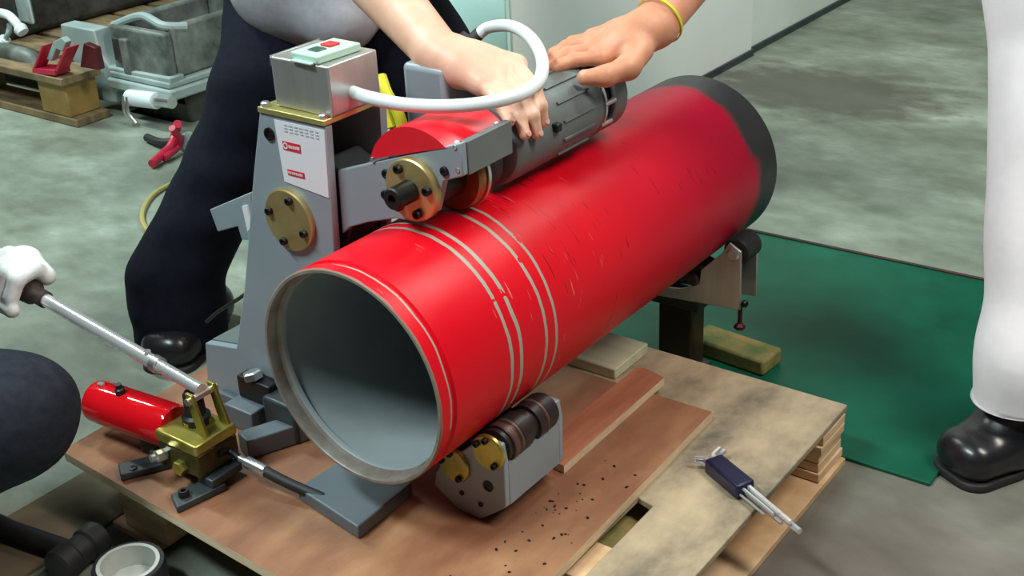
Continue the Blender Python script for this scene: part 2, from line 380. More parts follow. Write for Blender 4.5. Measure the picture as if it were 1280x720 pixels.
# ------------------------------------------------------------------ setting
bm = nb(); slab(bm, [(-9,-6), (9,-6), (9,11), (-9,11)], -H-.05, -H)
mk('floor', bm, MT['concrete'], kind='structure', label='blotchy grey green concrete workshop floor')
bm = nb(); box(bm, (-1.15,1.27,-H), (-.700,2.45,2.2))
mk('wall_back', bm, MT['pillar'], kind='structure', label='pale grey painted wall section behind the machine', bevel=.004)
bm = nb(); box(bm, (-1.14,2.45,-H), (-.712,9.5,2.2))
mk('wall_side', bm, MT['wall'], kind='structure', label='pale painted wall running back from the pale pillar')
bm = nb(); box(bm, (-1.02,1.255,-H), (-.702,1.27,2.0))
mk('trim_1', bm, MT['pillar_end'], kind='structure', label='mint panel on the end of the pale wall', bevel=.003)
bm = nb(); slab(bm, [(-.75,.604), (.487,.618), (.50,1.297), (-.75,1.262)], -H, -H+.006)
mk('floor_sheet', bm, MT['green'], None, 'green painted steel sheet lying on the floor beyond the pallet', 'floor sheet', bevel=.002, origin=(0,.9,-H))
sheet = bpy.data.objects['floor_sheet']
mk('rusty_edge', slab(nb(), [(-.75,1.257), (.50,1.292), (.50,1.300), (-.75,1.265)], -H+.0062, -H+.0085), mat('rusty_edge', (.012,.016,.010), (.06,.022,.013), 14, .8), sheet)
bm = nb(); box(bm, (-.6998,1.30,-H), (-.693,2.45,-H+.02)); box(bm, (-.7118,2.45,-H), (-.705,9.0,-H+.02))
mk('baseboard_back', bm, MT['footsteel'], kind='structure', label='dark line of skirting at the foot of the pale wall')
# ------------------------------------------------------------------ pallet
PT = -.234
pal = thing('pallet', 'pale wooden pallet with stained sheet deck carrying the pipe machine', 'pallet', (0,.2,-H))
bm = nb(); slab(bm, [(-.40,-.070), (.226,-.095), (.226,.262), (.252,.256), (.257,-.096), (.362,-.100), (.362,.610), (-.40,.606)], PT-.010, PT)
mk('deck_sheet', bm, MT['deck'], pal, bevel=.0015)
mk('inner_board', box(nb(), (.17,-.09,PT-.060), (.30,.40,PT-.034)), MT['mossy'], pal)
def stringer(x0, x1, y0, y1, layers=5):
    z0, z1 = -H+.013, PT-.0102; h = (z1-z0)/layers
    p = None
    for i in range(layers):
        bm = nb(); j = random.uniform(-.006,.004); 
        box(bm, (x0, y0+random.uniform(-.003,.003), z0+i*h+.0006), (x1+j-.002, y1+random.uniform(-.005,.001), z0+(i+1)*h-.0006))
        mk('stringer_layer', bm, MT['pallet'], pal, bevel=.001)
stringer(-.40, .366, .527, .608); stringer(-.40, .362, .10, .17); 
bm = nb(); box(bm, (.25,-.11,-H+.001), (.367,.606,-H+.012)); mk('bottom_board', bm, MT['pallet'], pal, bevel=.001)
bm = nb(); box(bm, (-.10,-.15,-H+.001), (.02,.606,-H+.012)); mk('bottom_board', bm, MT['pallet'], pal, bevel=.001)
bm = nb(); box(bm, (-.42,-.08,-H+.001), (-.32,.606,-H+.012)); mk('bottom_board', bm, MT['pallet'], pal, bevel=.001)
for x0 in (-.395, -.04):
    bm = nb(); box(bm, (x0,-.075,-H+.013), (x0+.09,.0,PT-.0102)); mk('corner_block', bm, MT['pallet'], pal, bevel=.002)
bm = nb(); box(bm, (.255,-.10,-H+.013), (.36,-.02,PT-.0102)); mk('corner_block', bm, MT['pallet'], pal, bevel=.002)
# plywood board, loose wood and the plywood's shadow sheet
bm = nb(); slab(bm, [(-.480,-.092), (-.487,-.075), (-.505,.46), (.220,.472), (.240,-.131)], PT+.0005, -.22)
mk('plywood_board', bm, [MT['ply'], MT['plyedge']], None, 'reddish brown plywood board under the machine on the pallet', 'board', origin=(-.1,.2,PT))
ob = bpy.data.objects['plywood_board']
for p in ob.data.polygons:
    if abs(p.normal.z) < .5: p.material_index = 1
bm = nb(); slab(bm, [(.076,.243), (.130,.237), (.127,.500), (.098,.508), (.078,.508)], -.2198, -.2075)
mk('wood_strip', bm, [MT['strip'], MT['plyedge']], None, 'narrow red hardwood strip lying on the plywood beside the rollers', 'wood strip', origin=(.1,.37,-.22))
for p in bpy.data.objects['wood_strip'].data.polygons:
    if abs(p.normal.z) < .5: p.material_index = 1
bm = nb(); box(bm, (-.22,.494,-.2335), (.047,.590,-.216))
mk('wood_offcut', bm, MT['palewood'], None, 'pale greenish wooden offcut on the pallet under the pipe', 'wood offcut', bevel=.002, origin=(-.1,.54,-.2335))
bm = nb(); slab(bm, [(-.566,-.005), (-.43,-.02), (-.43,-.30), (-.566,-.30)], -H+.0005, -H+.006)
mk('ply_shadow_sheet', bm, MT['ply_shadow'], None, 'dark brown sheet painting the plywood shadow on the floor', 'board', origin=(-.5,-.2,-H))  # thin dark sheet stands in for the shadow the plywood casts
bm = nb(); box(bm, (.02,.765,-H+.006), (.165,.825,-H+.035), Matrix.Rotation(math.radians(-5),3,'Z'))
mk('mossy_block', bm, MT['mossy'], None, 'mossy yellow green timber block on the green sheet by the post', 'wood block', bevel=.005, origin=(.09,.77,-H+.006))

# ------------------------------------------------------------------ pipe
pipe = thing('steel_pipe', 'large red painted steel pipe with scraped rings and black far end', 'pipe', (0,0,0))
LP, RO, RI = .829, .1365, .1305
bm = nb(); lathe(bm, [(RO-.0015,0),(RO,.0015),(RO,.0155),(.1335,.0175),(.1335,.0255),(RO,.0275),(RO,.30),(RO,.6),(RO,LP-.001),(RO-.001,LP)], (0,0,0), (0,1,0), 128, False)
mk('outer_shell', bm, MT['pipe'], pipe, smooth=25)
bm = nb(); lathe(bm, [(RI+.0012,0),(RI,.0015),(RI,.0155),(.1265,.0180)], (0,0,0), (0,1,0), 128, False)
mk('inner_lip', bm, MT['rim'], pipe, smooth=40)
bm = nb(); lathe(bm, [(.1265,.0180),(.1255,.0195),(.1255,.0255),(RI,.030),(RI,.3),(RI,LP-.001),(RI+.001,LP)], (0,0,0), (0,1,0), 128, False)
mk('inner_wall', bm, MT['pipein'], pipe, smooth=40)
for y0 in (0.0, LP):
    bm = nb(); lathe(bm, [(RI+.0012,y0),(RO-.0015,y0)], (0,0,0), (0,1,0), 128, False)
    mk('cut_rim', bm, MT['rim'], pipe)

# ------------------------------------------------------------------ grooving machine
mc = thing('grooving_machine', 'grey hydraulic pipe grooving machine with brass flanges and red roll guard', 'machine', (-.25,.18,-.22))
YF = .13
def bolt(p, d, r, h, m, parent, hexn=6, name='bolt', sock=True):
    bm = nb(); d_, u, v = frame(d)
    lathe(bm, [(r,0),(r,h*.85),(r*.9,h),(r*.5,h),(r*.45,h*.55)] if sock else [(r,0),(r,h*.8),(r*.8,h)], p, d, hexn if not sock else 16)
    return mk(name, bm, m, parent, smooth=30)
fr = [(-.236,.247), (-.125,.2425), (-.1345,.083), (-.150,-.02), (-.150,-.217), (-.437,-.217), (-.424,-.136), (-.356,-.125), (-.318,-.02), (-.266,.154)]
bm = nb(); prism(bm, fr, YF, YF+.012); mk('front_plate', bm, MT['steel'], mc, bevel=.0015)
bk = [(-.236,.247), (-.125,.2425), (-.1345,.083), (-.150,-.02), (-.150,-.217), (-.437,-.217), (-.424,-.136), (-.356,-.125), (-.318,-.02), (-.266,.154)]
bm = nb(); prism(bm, bk, YF+.098, YF+.110); mk('rear_plate', bm, MT['steel'], mc, bevel=.0015)
side = [(-.139,.055), (-.151,-.02), (-.151,-.216), (-.162,-.216), (-.162,-.02), (-.150,.055)]
bm = nb(); prism(bm, side, YF+.0121, YF+.0979); mk('side_plate', bm, MT['steel'], mc)
side = [(-.2345,.241), (-.2645,.154), (-.3165,-.02), (-.3545,-.1235), (-.422,-.1345), (-.435,-.216), (-.42,-.216), (-.41,-.146), (-.345,-.135), (-.305,-.02), (-.253,.154), (-.223,.241)]
bm = nb(); prism(bm, side, YF+.0121, YF+.0979); mk('side_plate', bm, MT['steeldark'], mc)  # darker grey puts the tower cavity's shade into the plate colour
bm = nb(); slab(bm, [(-.237,YF-.003), (-.123,YF-.003), (-.123,.241), (-.237,.241)], .2445, .2515); mk('top_plate', bm, MT['zinc'], mc, bevel=.001)
for p in ((-.229,.134), (-.131,.134)): bolt((p[0],p[1],.2515), (0,0,1), .006, .006, MT['silver'], mc, 6, 'bolt', False)
# rear wing plate and stray rod on the tower's outer side
wp = [A(262,262,1,.232), A(312,241,1,.232), A(316,300,1,.232), A(302,300,1,.232), A(297,283,1,.232), A(272,290,1,.232)]
bm = nb(); prism(bm, [(p[0],p[2]) for p in wp], .232, .240); mk('wing_plate', bm, MT['steel'], mc, bevel=.0015)
q = [A(302,258,1,.2285), A(308,257,1,.2285), A(314,283,1,.2285), A(309,290,1,.2285)]
bm = nb(); prism(bm, [(p[0],p[2]) for p in q], .2290, .2318); mk('wing_label', bm, MT['white'], mc)
bm = nb(); tube(bm, [A(258,402,1,.245), A(275,388,1,.245), A(296,375,1,.245), A(306,368,1,.245)], .003, 8); mk('spring_wire', bm, MT['black'], mc)
# pivot disc
bm = nb(); lathe(bm, [(.042,0),(.042,.006),(.040,.0075),(.001,.0075)], (-.2045,YF,.1075), (0,-1,0), 48); dsc = mk('pivot_disc', bm, MT['brass'], mc)
for a in (72, 165, 252, -20): bolt((-.2045+.031*math.cos(math.radians(a)), YF-.0075, .1075+.031*math.sin(math.radians(a))), (0,-1,0), .0052, .006, MT['black'], dsc)
bm = nb(); lathe(bm, [(.0085,0),(.0085,.003),(.006,.003),(.006,.001)], (-.2235,YF+.0005,.2175), (0,-1,0), 20); mk('hole_plug', bm, MT['black'], mc)
# sign plate with red emblem block and red strip
bm = nb(); prism(bm, [(-.2115,.2385), (-.1268,.2385), (-.1325,.151), (-.2075,.158)], YF-.0012, YF-.0001); sg = mk('name_plate', bm, MT['white'], mc, 'white name plate with red printed blocks')
def lab(x0, x1, z0, z1, m, y=.0016, name='print', sh=0):
    bm = nb(); prism(bm, [(x0,z0),(x1,z0+sh),(x1,z1+sh),(x0,z1)], YF-.0012-y, YF-.0012-y+.0006); return mk(name, bm, m, sg)
lab(-.2010,-.1705,.2020,.2130, MT['labelred'], .0008, 'red_block')
bm = nb(); lathe(bm, [(.0042,0),(.0042,.0004),(.0026,.0004),(.0026,0)], (-.1962,YF-.0020,.2075), (0,-1,0), 20, 'loop'); mk('emblem_ring', bm, MT['white'], sg)
for i, x in enumerate((-.1902,-.1868,-.1834,-.1800,-.1766,-.1738)): lab(x, x+.0022, .2057, .2093, MT['white'], .0014, 'letter')
lab(-.1985,-.1695,.1690,.1765, MT['labelred'], .0008, 'red_strip')
for i in range(8): lab(-.1965+.0032*i, -.1946+.0032*i, .1712, .1742, MT['white'], .0014, 'letter')
for z in (.2340,.2300,.2262):
    for i in range(7): lab(-.196+.0088*i+random.uniform(0,.002), -.1895+.0088*i, z, z+.0014, MT['labelgrey'], .0008, 'print_line')
# control box and switch
BX0, BX1, BY0, BY1, BZ0, BZ1 = -.2165, -.1205, YF+.010, .226, .2516, .3140
cb = mk('control_box', box(nb(), (BX0,BY0,BZ0), (BX1,BY1,BZ1)), MT['alu'], mc, bevel=.0025)
bm = nb(); box(bm, (BX0-.001,BY0+.0,BZ1-.012), (BX0+.001,BY1,BZ1+.001)); mk('box_seam', bm, MT['silver'], cb)
rz = Matrix.Rotation(math.radians(-3), 3, 'Z')
sw = mk('switch_housing', box(nb(), (-.1800,.140,BZ1+.0003), (-.1330,.212,BZ1+.0105), rz), MT['mint'], mc, 'mint plastic push button switch', bevel=.002)
mk('switch_foot', box(nb(), (-.1740,.134,BZ1+.0002), (-.139,.217,BZ1+.003), rz), MT['mint'], sw, bevel=.001)
mk('push_button', box(nb(), (-.1655,.176,BZ1+.0105), (-.1480,.193,BZ1+.0135), rz), MT['btnred'], sw, 'red stop button', bevel=.001)
mk('push_button', box(nb(), (-.1655,.154,BZ1+.0105), (-.1480,.170,BZ1+.0122), rz), MT['btngreen'], sw, 'dark green start button', bevel=.001)
# arm: front plate with notch, side plate, top web
YA = .145
ap = [(-.1285,.182), (.069,.2520), (.069,.2125), (.040,.2010), (.026,.160), (-.010,.1400), (-.040,.1378), (-.085,.1230), (-.118,.1090), (-.1325,.0970)]
arm = mk('arm_front_plate', prism(nb(), ap, YA, YA+.010), MT['steel'], mc, bevel=.0015)
mk('arm_rear_plate', prism(nb(), [(-.1285,.182),(.0600,.2480),(.0600,.2125),(.02,.186),(-.03,.150),(-.1325,.110)], .2275, .2383), MT['steel'], mc, bevel=.0015)
bm = nb(); box(bm, (.0605,YA+.0101,.2105), (.0700,.2385,.2505)); mk('arm_side_plate', bm, MT['steeldark'], mc, bevel=.001)
bm = nb(); prism(bm, [(-.127,.110),(-.120,.114),(-.118,.178),(-.127,.176)], YA+.0101, .2274); mk('arm_inner_plate', bm, MT['steel'], mc)
mk('arm_hinge_block', prism(nb(), [(-.2455,.07), (-.150,.062), (-.131,.105), (-.131,.168), (-.165,.185), (-.235,.150)], YF+.034, YF+.094), MT['footsteel'], mc, bevel=.003)
bm = nb(); cyl(bm, (-.205,YF+.013,.1075), (-.205,YF+.033,.1075), .030, n=28); mk('hinge_shaft', bm, MT['steeldark'], mc)
# flange on arm with shaft
ZF = .1845
bm = nb(); lathe(bm, [(.0385,0),(.0385,.009),(.0370,.0105),(.001,.0105)], (-.003,YA,ZF), (0,-1,0), 48); fl = mk('roll_flange', bm, MT['brass'], mc)
for a in (118, 12, 232, 292): bolt((-.003+.0285*math.cos(math.radians(a)), YA-.0105, ZF+.0285*math.sin(math.radians(a))), (0,-1,0), .0056, .0065, MT['black'], fl)
bm = nb(); lathe(bm, [(.0135,0),(.0135,.030),(.012,.032),(.006,.032),(.005,.026)], (-.003,YA-.0105,ZF), (0,-1,0), 28); mk('shaft_end', bm, MT['black'], fl)
for p in ((-.0475,.1935), (.043,.2140), (-.052,.166)): bolt((p[0],YA,p[1]), (0,-1,0), .0058, .003, MT['black'], mc)
for p in ((.060,.2455), (.062,.2185)): bolt((p[0],YA,p[1]), (0,-1,0), .0028, .0015, MT['silver'], mc, 12, 'rivet', False)
# groove roll behind the arm, touching the pipe
bm = nb(); lathe(bm, [(.02,0),(.0445,.0),(.0460,.003),(.0460,.013),(.02,.013)], (.003,.200,ZF), (0,1,0), 56); mk('groove_roll', bm, MT['copper'], mc)
bm = nb(); cyl(bm, (0,.1555,ZF), (0,.1999,ZF), .029, n=36); mk('roll_hub', bm, MT['black'], mc)
bm = nb(); lathe(bm, [(.012,0),(.0475,.0),(.0475,.005),(.0445,.0065),(.012,.0065)], (.004,.2145,ZF), (0,1,0), 56); mk('roll_rim', bm, MT['silver'], mc)
bm = nb(); cyl(bm, (0,.150,ZF), (0,.262,ZF), .016, n=24); mk('roll_shaft', bm, MT['black'], mc)
bm = nb(); lathe(bm, [(.044,0),(.044,.030)], (0,.222,ZF+.004), (0,1,0), 40); mk('backing_roll', bm, MT['blackrub'], mc)
# red half-round guard on the arm
def halfcyl(bm, x, z, r, y0, y1, a0, a1, n=28, t=.0025):
    o, i_ = [], []
    for y in (y0, y1):
        o.append([bm.verts.new((x+r*math.cos(a0+(a1-a0)*k/n), y, z+r*math.sin(a0+(a1-a0)*k/n))) for k in range(n+1)])
        i_.append([bm.verts.new((x+(r-t)*math.cos(a0+(a1-a0)*k/n), y, z+(r-t)*math.sin(a0+(a1-a0)*k/n))) for k in range(n+1)])
    for k in range(n):
        bm.faces.new((o[0][k],o[0][k+1],o[1][k+1],o[1][k])); bm.faces.new((i_[0][k],i_[1][k],i_[1][k+1],i_[0][k+1]))
        bm.faces.new((o[0][k],i_[0][k],i_[0][k+1],o[0][k+1])); bm.faces.new((o[1][k],o[1][k+1],i_[1][k+1],i_[1][k]))
    for k in (0, n): bm.faces.new((o[0][k],o[1][k],i_[1][k],i_[0][k]))
    return bm
GX, GZ, GR, g0_, g1_ = .001, .1835, .0755, math.radians(52), math.radians(161)
gd = mk('roll_guard', halfcyl(nb(), GX, GZ, GR, YA+.0005, .245, g0_, g1_), MT['red'], mc)
arc = [(GX+GR*math.cos(g0_+(g1_-g0_)*k/28), GZ+GR*math.sin(g0_+(g1_-g0_)*k/28)) for k in range(29)]
mk('guard_face', prism(nb(), arc, YA-.0010, YA+.0014), MT['red'], gd)
mk('guard_back', prism(nb(), arc, .2451, .2476), MT['red'], gd)
for (x,y,z) in ((.0525,.158,.2445), (.0525,.232,.2445)): bolt((x,y,z), (.6,-.2,.8), .0034, .003, MT['silver'], gd, 8, 'screw', False)
bolt((-.0670,YA-.001,.2085), (0,-1,0), .0030, .002, MT['silver'], gd, 8, 'screw', False)
# motor
MZ, MR = .1960, .0535
bm = nb(); lathe(bm, [(.040,.272),(.050,.274),(MR,.280),(MR,.445),(.0525,.462),(.0505,.468),(.0505,.470)], (0,0,MZ), (0,1,0), 56); mo = mk('motor', bm, MT['steeldark'], mc)
for k in range(14):
    a = 2*math.pi*k/14+.2
    if math.sin(a) < -.75: continue
    bm = nb(); c, s_ = math.cos(a), math.sin(a); u = Vector((-s_,0,c)); rr = Vector((c,0,s_))
    R3 = Matrix((u, Vector((0,1,0)), rr)).transposed()
    p = Vector((0,.405,MZ))+rr*(MR+.0008); box(bm, p+Vector((-.0016,-.035,-.002)), p+Vector((.0016,.035,.002)), R3); mk('cooling_rib', bm, MT['steeldark'], mo)
bm = nb(); lathe(bm, [(.049,.4701),(.0525,.4701),(.0525,.4745),(.049,.4745)], (0,0,MZ), (0,1,0), 56, 'loop'); mk('end_ring', bm, MT['silver'], mo)
bm = nb(); lathe(bm, [(.047,.4702),(.047,.492)], (0,0,MZ), (0,1,0), 48); mk('end_neck', bm, MT['black'], mo)
bm = nb(); lathe(bm, [(.052,.4921),(.0535,.494),(.0535,.522),(.048,.530),(.01,.532)], (0,0,MZ+.003), (0,1,0), 48); mk('end_cap', bm, MT['steeldark'], mo)
for a in (35, 5, -30):
    bm = nb(); c, s_ = math.cos(math.radians(a)), math.sin(math.radians(a)); cyl(bm, (.0500*c,.468,MZ+.0500*s_), (.0500*c,.494,MZ+.0500*s_), .0042, n=12); mk('tie_rod', bm, MT['silver'], mo)
bm = nb(); box(bm, (.050,.345,MZ+.004), (.060,.357,MZ+.015)); mk('terminal_plug', bm, MT['black'], mo, bevel=.002)
# terminal box on the far top side of the motor, gland and white conduit
tb_ = [A(505,82,0,-.16), A(562,75,0,-.16)]
bm = nb(); box(bm, (-.128,.275,.175), (-.058,.380,.284)); tbx = mk('gear_case', bm, MT['steel'], mc, bevel=.008, seg=3)
bm = nb(); cyl(bm, (-.093,.325,.284), (-.093,.325,.290), .028, n=32); mk('gear_case_lid', bm, MT['steeldark'], tbx)
g0, g1 = D(574,66,1.70), D(603,38,1.70)
bm = nb(); dd = g1-g0; Lg = np.linalg.norm(dd)
lathe(bm, [(.020,-.035),(.020,0),(.026,.0),(.026,.010),(.018,.012),(.018,Lg*.55),(.009,Lg*.6),(.009,Lg*.85),(.0075,Lg)], g0, dd, 16); mk('cable_gland', bm, MT['blackrub'], mc)
he = A(441,115,0,BX1)
hp = [g1-dd*.2, D(612,34,1.69), D(640,33,1.66), D(664,48,1.62), D(677,72,1.57), D(676,96,1.51), D(660,113,1.46), D(630,124,1.43), D(590,131,1.42), D(545,133,1.425), D(500,130,1.435), D(465,123,1.45), he+np.array([.012,0,-.002]), he-np.array([.004,0,0])]
bm = nb(); tube(bm, hp, .0082, 16); mk('conduit_hose', bm, MT['hose'], mc, 'white flexible conduit looping from box to motor')
# base feet of the machine
MT['slate'] = mat('slate_base_grey', (.115,.145,.165), (.145,.175,.195), 6, .4, .15, .03)  # darker grey than the tower plates
def channel(pts, z0, z1, m=MT['slate']): return mk('base_foot', slab(nb(), pts, z0, z1), m, mc, bevel=.002)
channel([(-.122,.006), (-.002,-.012), (-.006,.094), (-.118,.115)], -.2195, -.2005)
channel([(-.275,.045), (-.245,.035), (-.205,.125), (-.235,.135)], -.2195, -.190)
channel([(-.40,.118), (-.16,.118), (-.16,.129), (-.40,.129)], -.2195, -.205)
bm = nb(); box(bm, (-.34,.080,-.2195), (-.285,.118,-.185)); mk('clamp_block', bm, MT['slate'], mc, bevel=.002)
bm = nb(); box(bm, (-.335,.105,-.185), (-.270,.1295,-.150)); mk('clamp_lug', bm, MT['black'], mc, bevel=.003)
bolt((-.305,.112,-.150), (-.3,0,1), .014, .012, MT['silver'], mc, 6, 'clamp_bolt', False)
bm = nb(); box(bm, (-.275,.095,-.2195), (-.215,.1295,-.16)); mk('ram_block', bm, MT['footsteel'], mc, bevel=.004)

# ------------------------------------------------------------------ roller support under the pipe
rs = thing('roller_support', 'grey two roller pipe support with brass end caps on the plywood', 'roller stand', (.09,.16,-.22))
RC = [(.1195,-.1115), (.0640,-.1500)]
fp = [(.030,-.176), (.026,-.196), (.062,-.2185), (.098,-.2198), (.139,-.186), (.140,-.122), (.136,-.098), (.108,-.098), (.075,-.128), (.046,-.152)]
for y0 in (.1005, .2150): mk('end_plate', prism(nb(), fp, y0, y0+.009), MT['steel'], rs, bevel=.0015)
mk('side_plate', prism(nb(), [(.139,-.186),(.1395,-.128),(.133,-.128),(.133,-.184)], .1096, .2149), MT['steel'], rs)
mk('bottom_plate', prism(nb(), [(.133,-.1835),(.139,-.1865),(.098,-.2198),(.064,-.2190),(.064,-.213),(.096,-.213)], .1096, .2149), MT['steel'], rs)
mk('side_lug', prism(nb(), [(.134,-.1279),(.1395,-.1279),(.1395,-.112),(.134,-.112)], .193, .2149), MT['steel'], rs)
mk('inner_plate', prism(nb(), [(.028,-.194),(.034,-.198),(.038,-.170),(.032,-.168)], .1096, .2149), MT['steel'], rs)
for i, (x, z) in enumerate(RC):
    bm = nb(); prof = []
    r0 = .0245 if i == 0 else .0255
    for y, r in ((.1105,.020),(.1115,r0-.002),(.118,r0-.002),(.1185,r0),(.133,r0),(.1335,r0-.003),(.139,r0-.003),(.1395,r0),(.158,r0),(.159,r0-.004),(.172,r0-.004),(.173,r0),(.186,r0),(.1865,r0-.003),(.192,r0-.003),(.1925,r0),(.208,r0),(.2085,r0-.002),(.2135,r0-.002)): prof.append((r, y))
    ro = mk('roller', lathe(nb(), prof, (x,0,z), (0,1,0), 40), MT['rolldark'], rs)
    for y0, y1 in ((.1336,.1389), (.1866,.1919), (.120,.130)):
        bm = nb(); lathe(bm, [(r0-.0006,y0),(r0+.0003,y0+.0006),(r0+.0003,y1-.0006),(r0-.0006,y1)], (x,0,z), (0,1,0), 40, False); mk('worn_band', bm, MT['rollbrown'], ro)
    bm = nb(); lathe(bm, [(.0235,0),(.0235,.004),(.0222,.0055),(.001,.0055)], (x,.1005,z), (0,-1,0), 40); cp = mk('end_cap', bm, MT['olive'], rs, 'brass end cap')
    for a in (150, 95, -55) if i == 0 else (170, 100, -60):
        bolt((x+.0175*math.cos(math.radians(a)), .095, z+.0175*math.sin(math.radians(a))), (0,-1,0), .0042, .0045, MT['black'], cp)
for (x,z,r) in ((.1135,-.1640,.0075), (.071,-.190,.0035), (.100,-.196,.0035)):
    bm = nb(); lathe(bm, [(r,0),(r,.0015),(r*.6,.0015),(r*.6,.0005)], (x,.1005,z), (0,-1,0), 18); mk('bolt_hole', bm, MT['black'], rs)

# ------------------------------------------------------------------ far roller stand
fs_ = thing('pipe_stand', 'white triangular bracket stand with black rollers under the far pipe end', 'pipe stand', (.03,.75,-H+.006))
pt = [(.150,-.176), (.148,-.078), (.128,-.068), (.116,-.088), (.082,-.124), (.079,-.146), (.060,-.160), (.046,-.166), (-.01,-.176), (-.01,-.190), (.058,-.184)]
for y0 in (.690, .745): mk('bracket_plate', prism(nb(), pt, y0, y0+.005), MT['alu'], fs_, bevel=.001)
for x, z, r in ((.1365,-.0840,.0215), (.0690,-.1430,.0205), (-.06,-.150,.0215)):
    bm = nb(); lathe(bm, [(.010,0),(r-.002,0),(r,.002),(r,.042),(r-.002,.044),(.010,.044)], (x,.698,z), (0,1,0), 32); wl = mk('roller', bm, MT['blackrub'], fs_)
    bm = nb(); lathe(bm, [(.0105,0),(.0105,.004),(.008,.006),(.004,.006)], (x,.690,z), (0,-1,0), 20); mk('axle_nut', bm, MT['rolldark'] if x < .1 else MT['silver'], wl)
mk('cross_bar', box(nb(), (-.12,.6955,-.205), (.075,.7445,-.186)), MT['footsteel'], fs_, bevel=.002)
mk('post', box(nb(), (.003,.697,-H+.016), (.062,.744,-.2052)), mat('stand_brown_steel', (.028,.018,.010), (.06,.035,.015), 9, .5, .2), fs_, bevel=.003)
mk('foot_plate', box(nb(), (-.01,.690,-H+.0061), (.075,.750,-H+.0158)), MT['footsteel'], fs_, bevel=.002)
bm = nb(); cyl(bm, (.146,.700,-.175), (.146,.700,-.205), .0035, n=10); hb = mk('hanging_bolt', bm, MT['darkred'], fs_)
bm = nb(); lathe(bm, [(.004,0),(.009,.004),(.009,.009),(.004,.012)], (.146,.700,-.2035), (0,0,-1), 6); mk('nut', bm, MT['darkred'], hb)
bolt((.1535,.695,-.165), (1,-.4,0), .006, .006, MT['black'], fs_, 8, 'side_bolt', False)

# ------------------------------------------------------------------ hand pump
pp = thing('hand_pump', 'red hydraulic hand pump with brass valve body and chrome lever', 'pump', (-.33,-.02,-.22))
c0, c1 = np.array([-.478,-.028,-.168]), np.array([-.312,-.022,-.160])
dv = (c1-c0); Lc = np.linalg.norm(dv)
bm = nb(); lathe(bm, [(.018,0),(.026,.002),(.030,.007),(.0305,.012),(.0305,Lc-.004),(.0285,Lc)], c0, dv, 40); rv = mk('oil_reservoir', bm, MT['pumpred'], pp)
bm = nb(); lathe(bm, [(.007,0),(.007,.008),(.0045,.010),(.0045,.016)], c0+dv*.40+np.array([0,-.004,.029]), (0,-.1,1), 14); mk('filler_cap', bm, MT['black'], rv)
bm = nb(); lathe(bm, [(.005,0),(.005,.005)], c0+dv*.14+np.array([0,-.002,.0295]), (0,0,1), 10); mk('vent_screw', bm, MT['silver'], rv)
pb = mk('valve_body', box(nb(), (-.314,-.054,-.196), (-.236,.014,-.1625)), MT['pumpdark'], pp, bevel=.003)  # lower body much darker than the valve top
mk('valve_top', box(nb(), (-.315,-.055,-.1624), (-.235,.015,-.146)), MT['olive'], pp, bevel=.003)
bm = nb(); lathe(bm, [(.019,0),(.019,.010),(.014,.013),(.013,.042),(.010,.046)], (-.282,-.010,-.146), (0,0,1), 24); mk('plunger_post', bm, MT['black'], pb)
bm = nb(); lathe(bm, [(.021,0),(.021,.006)], (-.282,-.010,-.1459), (0,0,1), 6); mk('gland_nut', bm, MT['olive'], pb)
for y in (-.030, .0065):
    bm = nb(); prism(bm, [(-.271,-.090), (-.258,-.090), (-.236,-.160), (-.240,-.176), (-.252,-.172)], y, y+.005); mk('link_plate', bm, MT['olive'], pp, bevel=.001)
bm = nb(); cyl(bm, (-.2645,-.034,-.100), (-.2645,.016,-.100), .005, n=14); mk('pivot_pin', bm, MT['silver'], pp)
bm = nb(); cyl(bm, (-.246,-.034,-.165), (-.246,.016,-.165), .005, n=14); mk('pivot_pin', bm, MT['silver'], pp)
bm = nb(); lathe(bm, [(.008,0),(.008,.014),(.005,.016),(.005,.022)], (-.300,-.054,-.178), (-.2,-1,.1), 8); mk('release_valve', bm, MT['silver'], pb)
bm = nb(); cyl(bm, (-.268,-.054,-.186), (-.268,-.064,-.186), .010, n=6); mk('port_plug', bm, MT['olive'], pb)
L0, L1 = np.array([-.262,-.010,-.092]), D(52,372,1.775)
dl = L1-L0; LL = np.linalg.norm(dl)
bm = nb(); lathe(bm, [(.0085,0),(.0085,.09),(.0098,.091),(.0098,LL-.01),(.0085,LL)], L0, dl, 24); lv = mk('lever', bm, MT['chrome'], pp)
bm = nb(); lathe(bm, [(.0118,.082),(.0118,.094)], L0, dl, 24); mk('lever_collar', bm, MT['silver'], lv)
bolt(L0+dl/LL*.105+np.array([0,.0,.0085]), (0,0,1), .005, .006, MT['silver'], lv, 6, 'lever_screw', False)
bm = nb(); lathe(bm, [(.0100,LL-.012),(.0125,LL-.010),(.0125,LL+.012),(.0180,LL+.02),(.0205,LL+.05),(.0160,LL+.10),(.008,LL+.115)], L0, dl, 20); mk('lever_grip', bm, MT['grip'], lv)
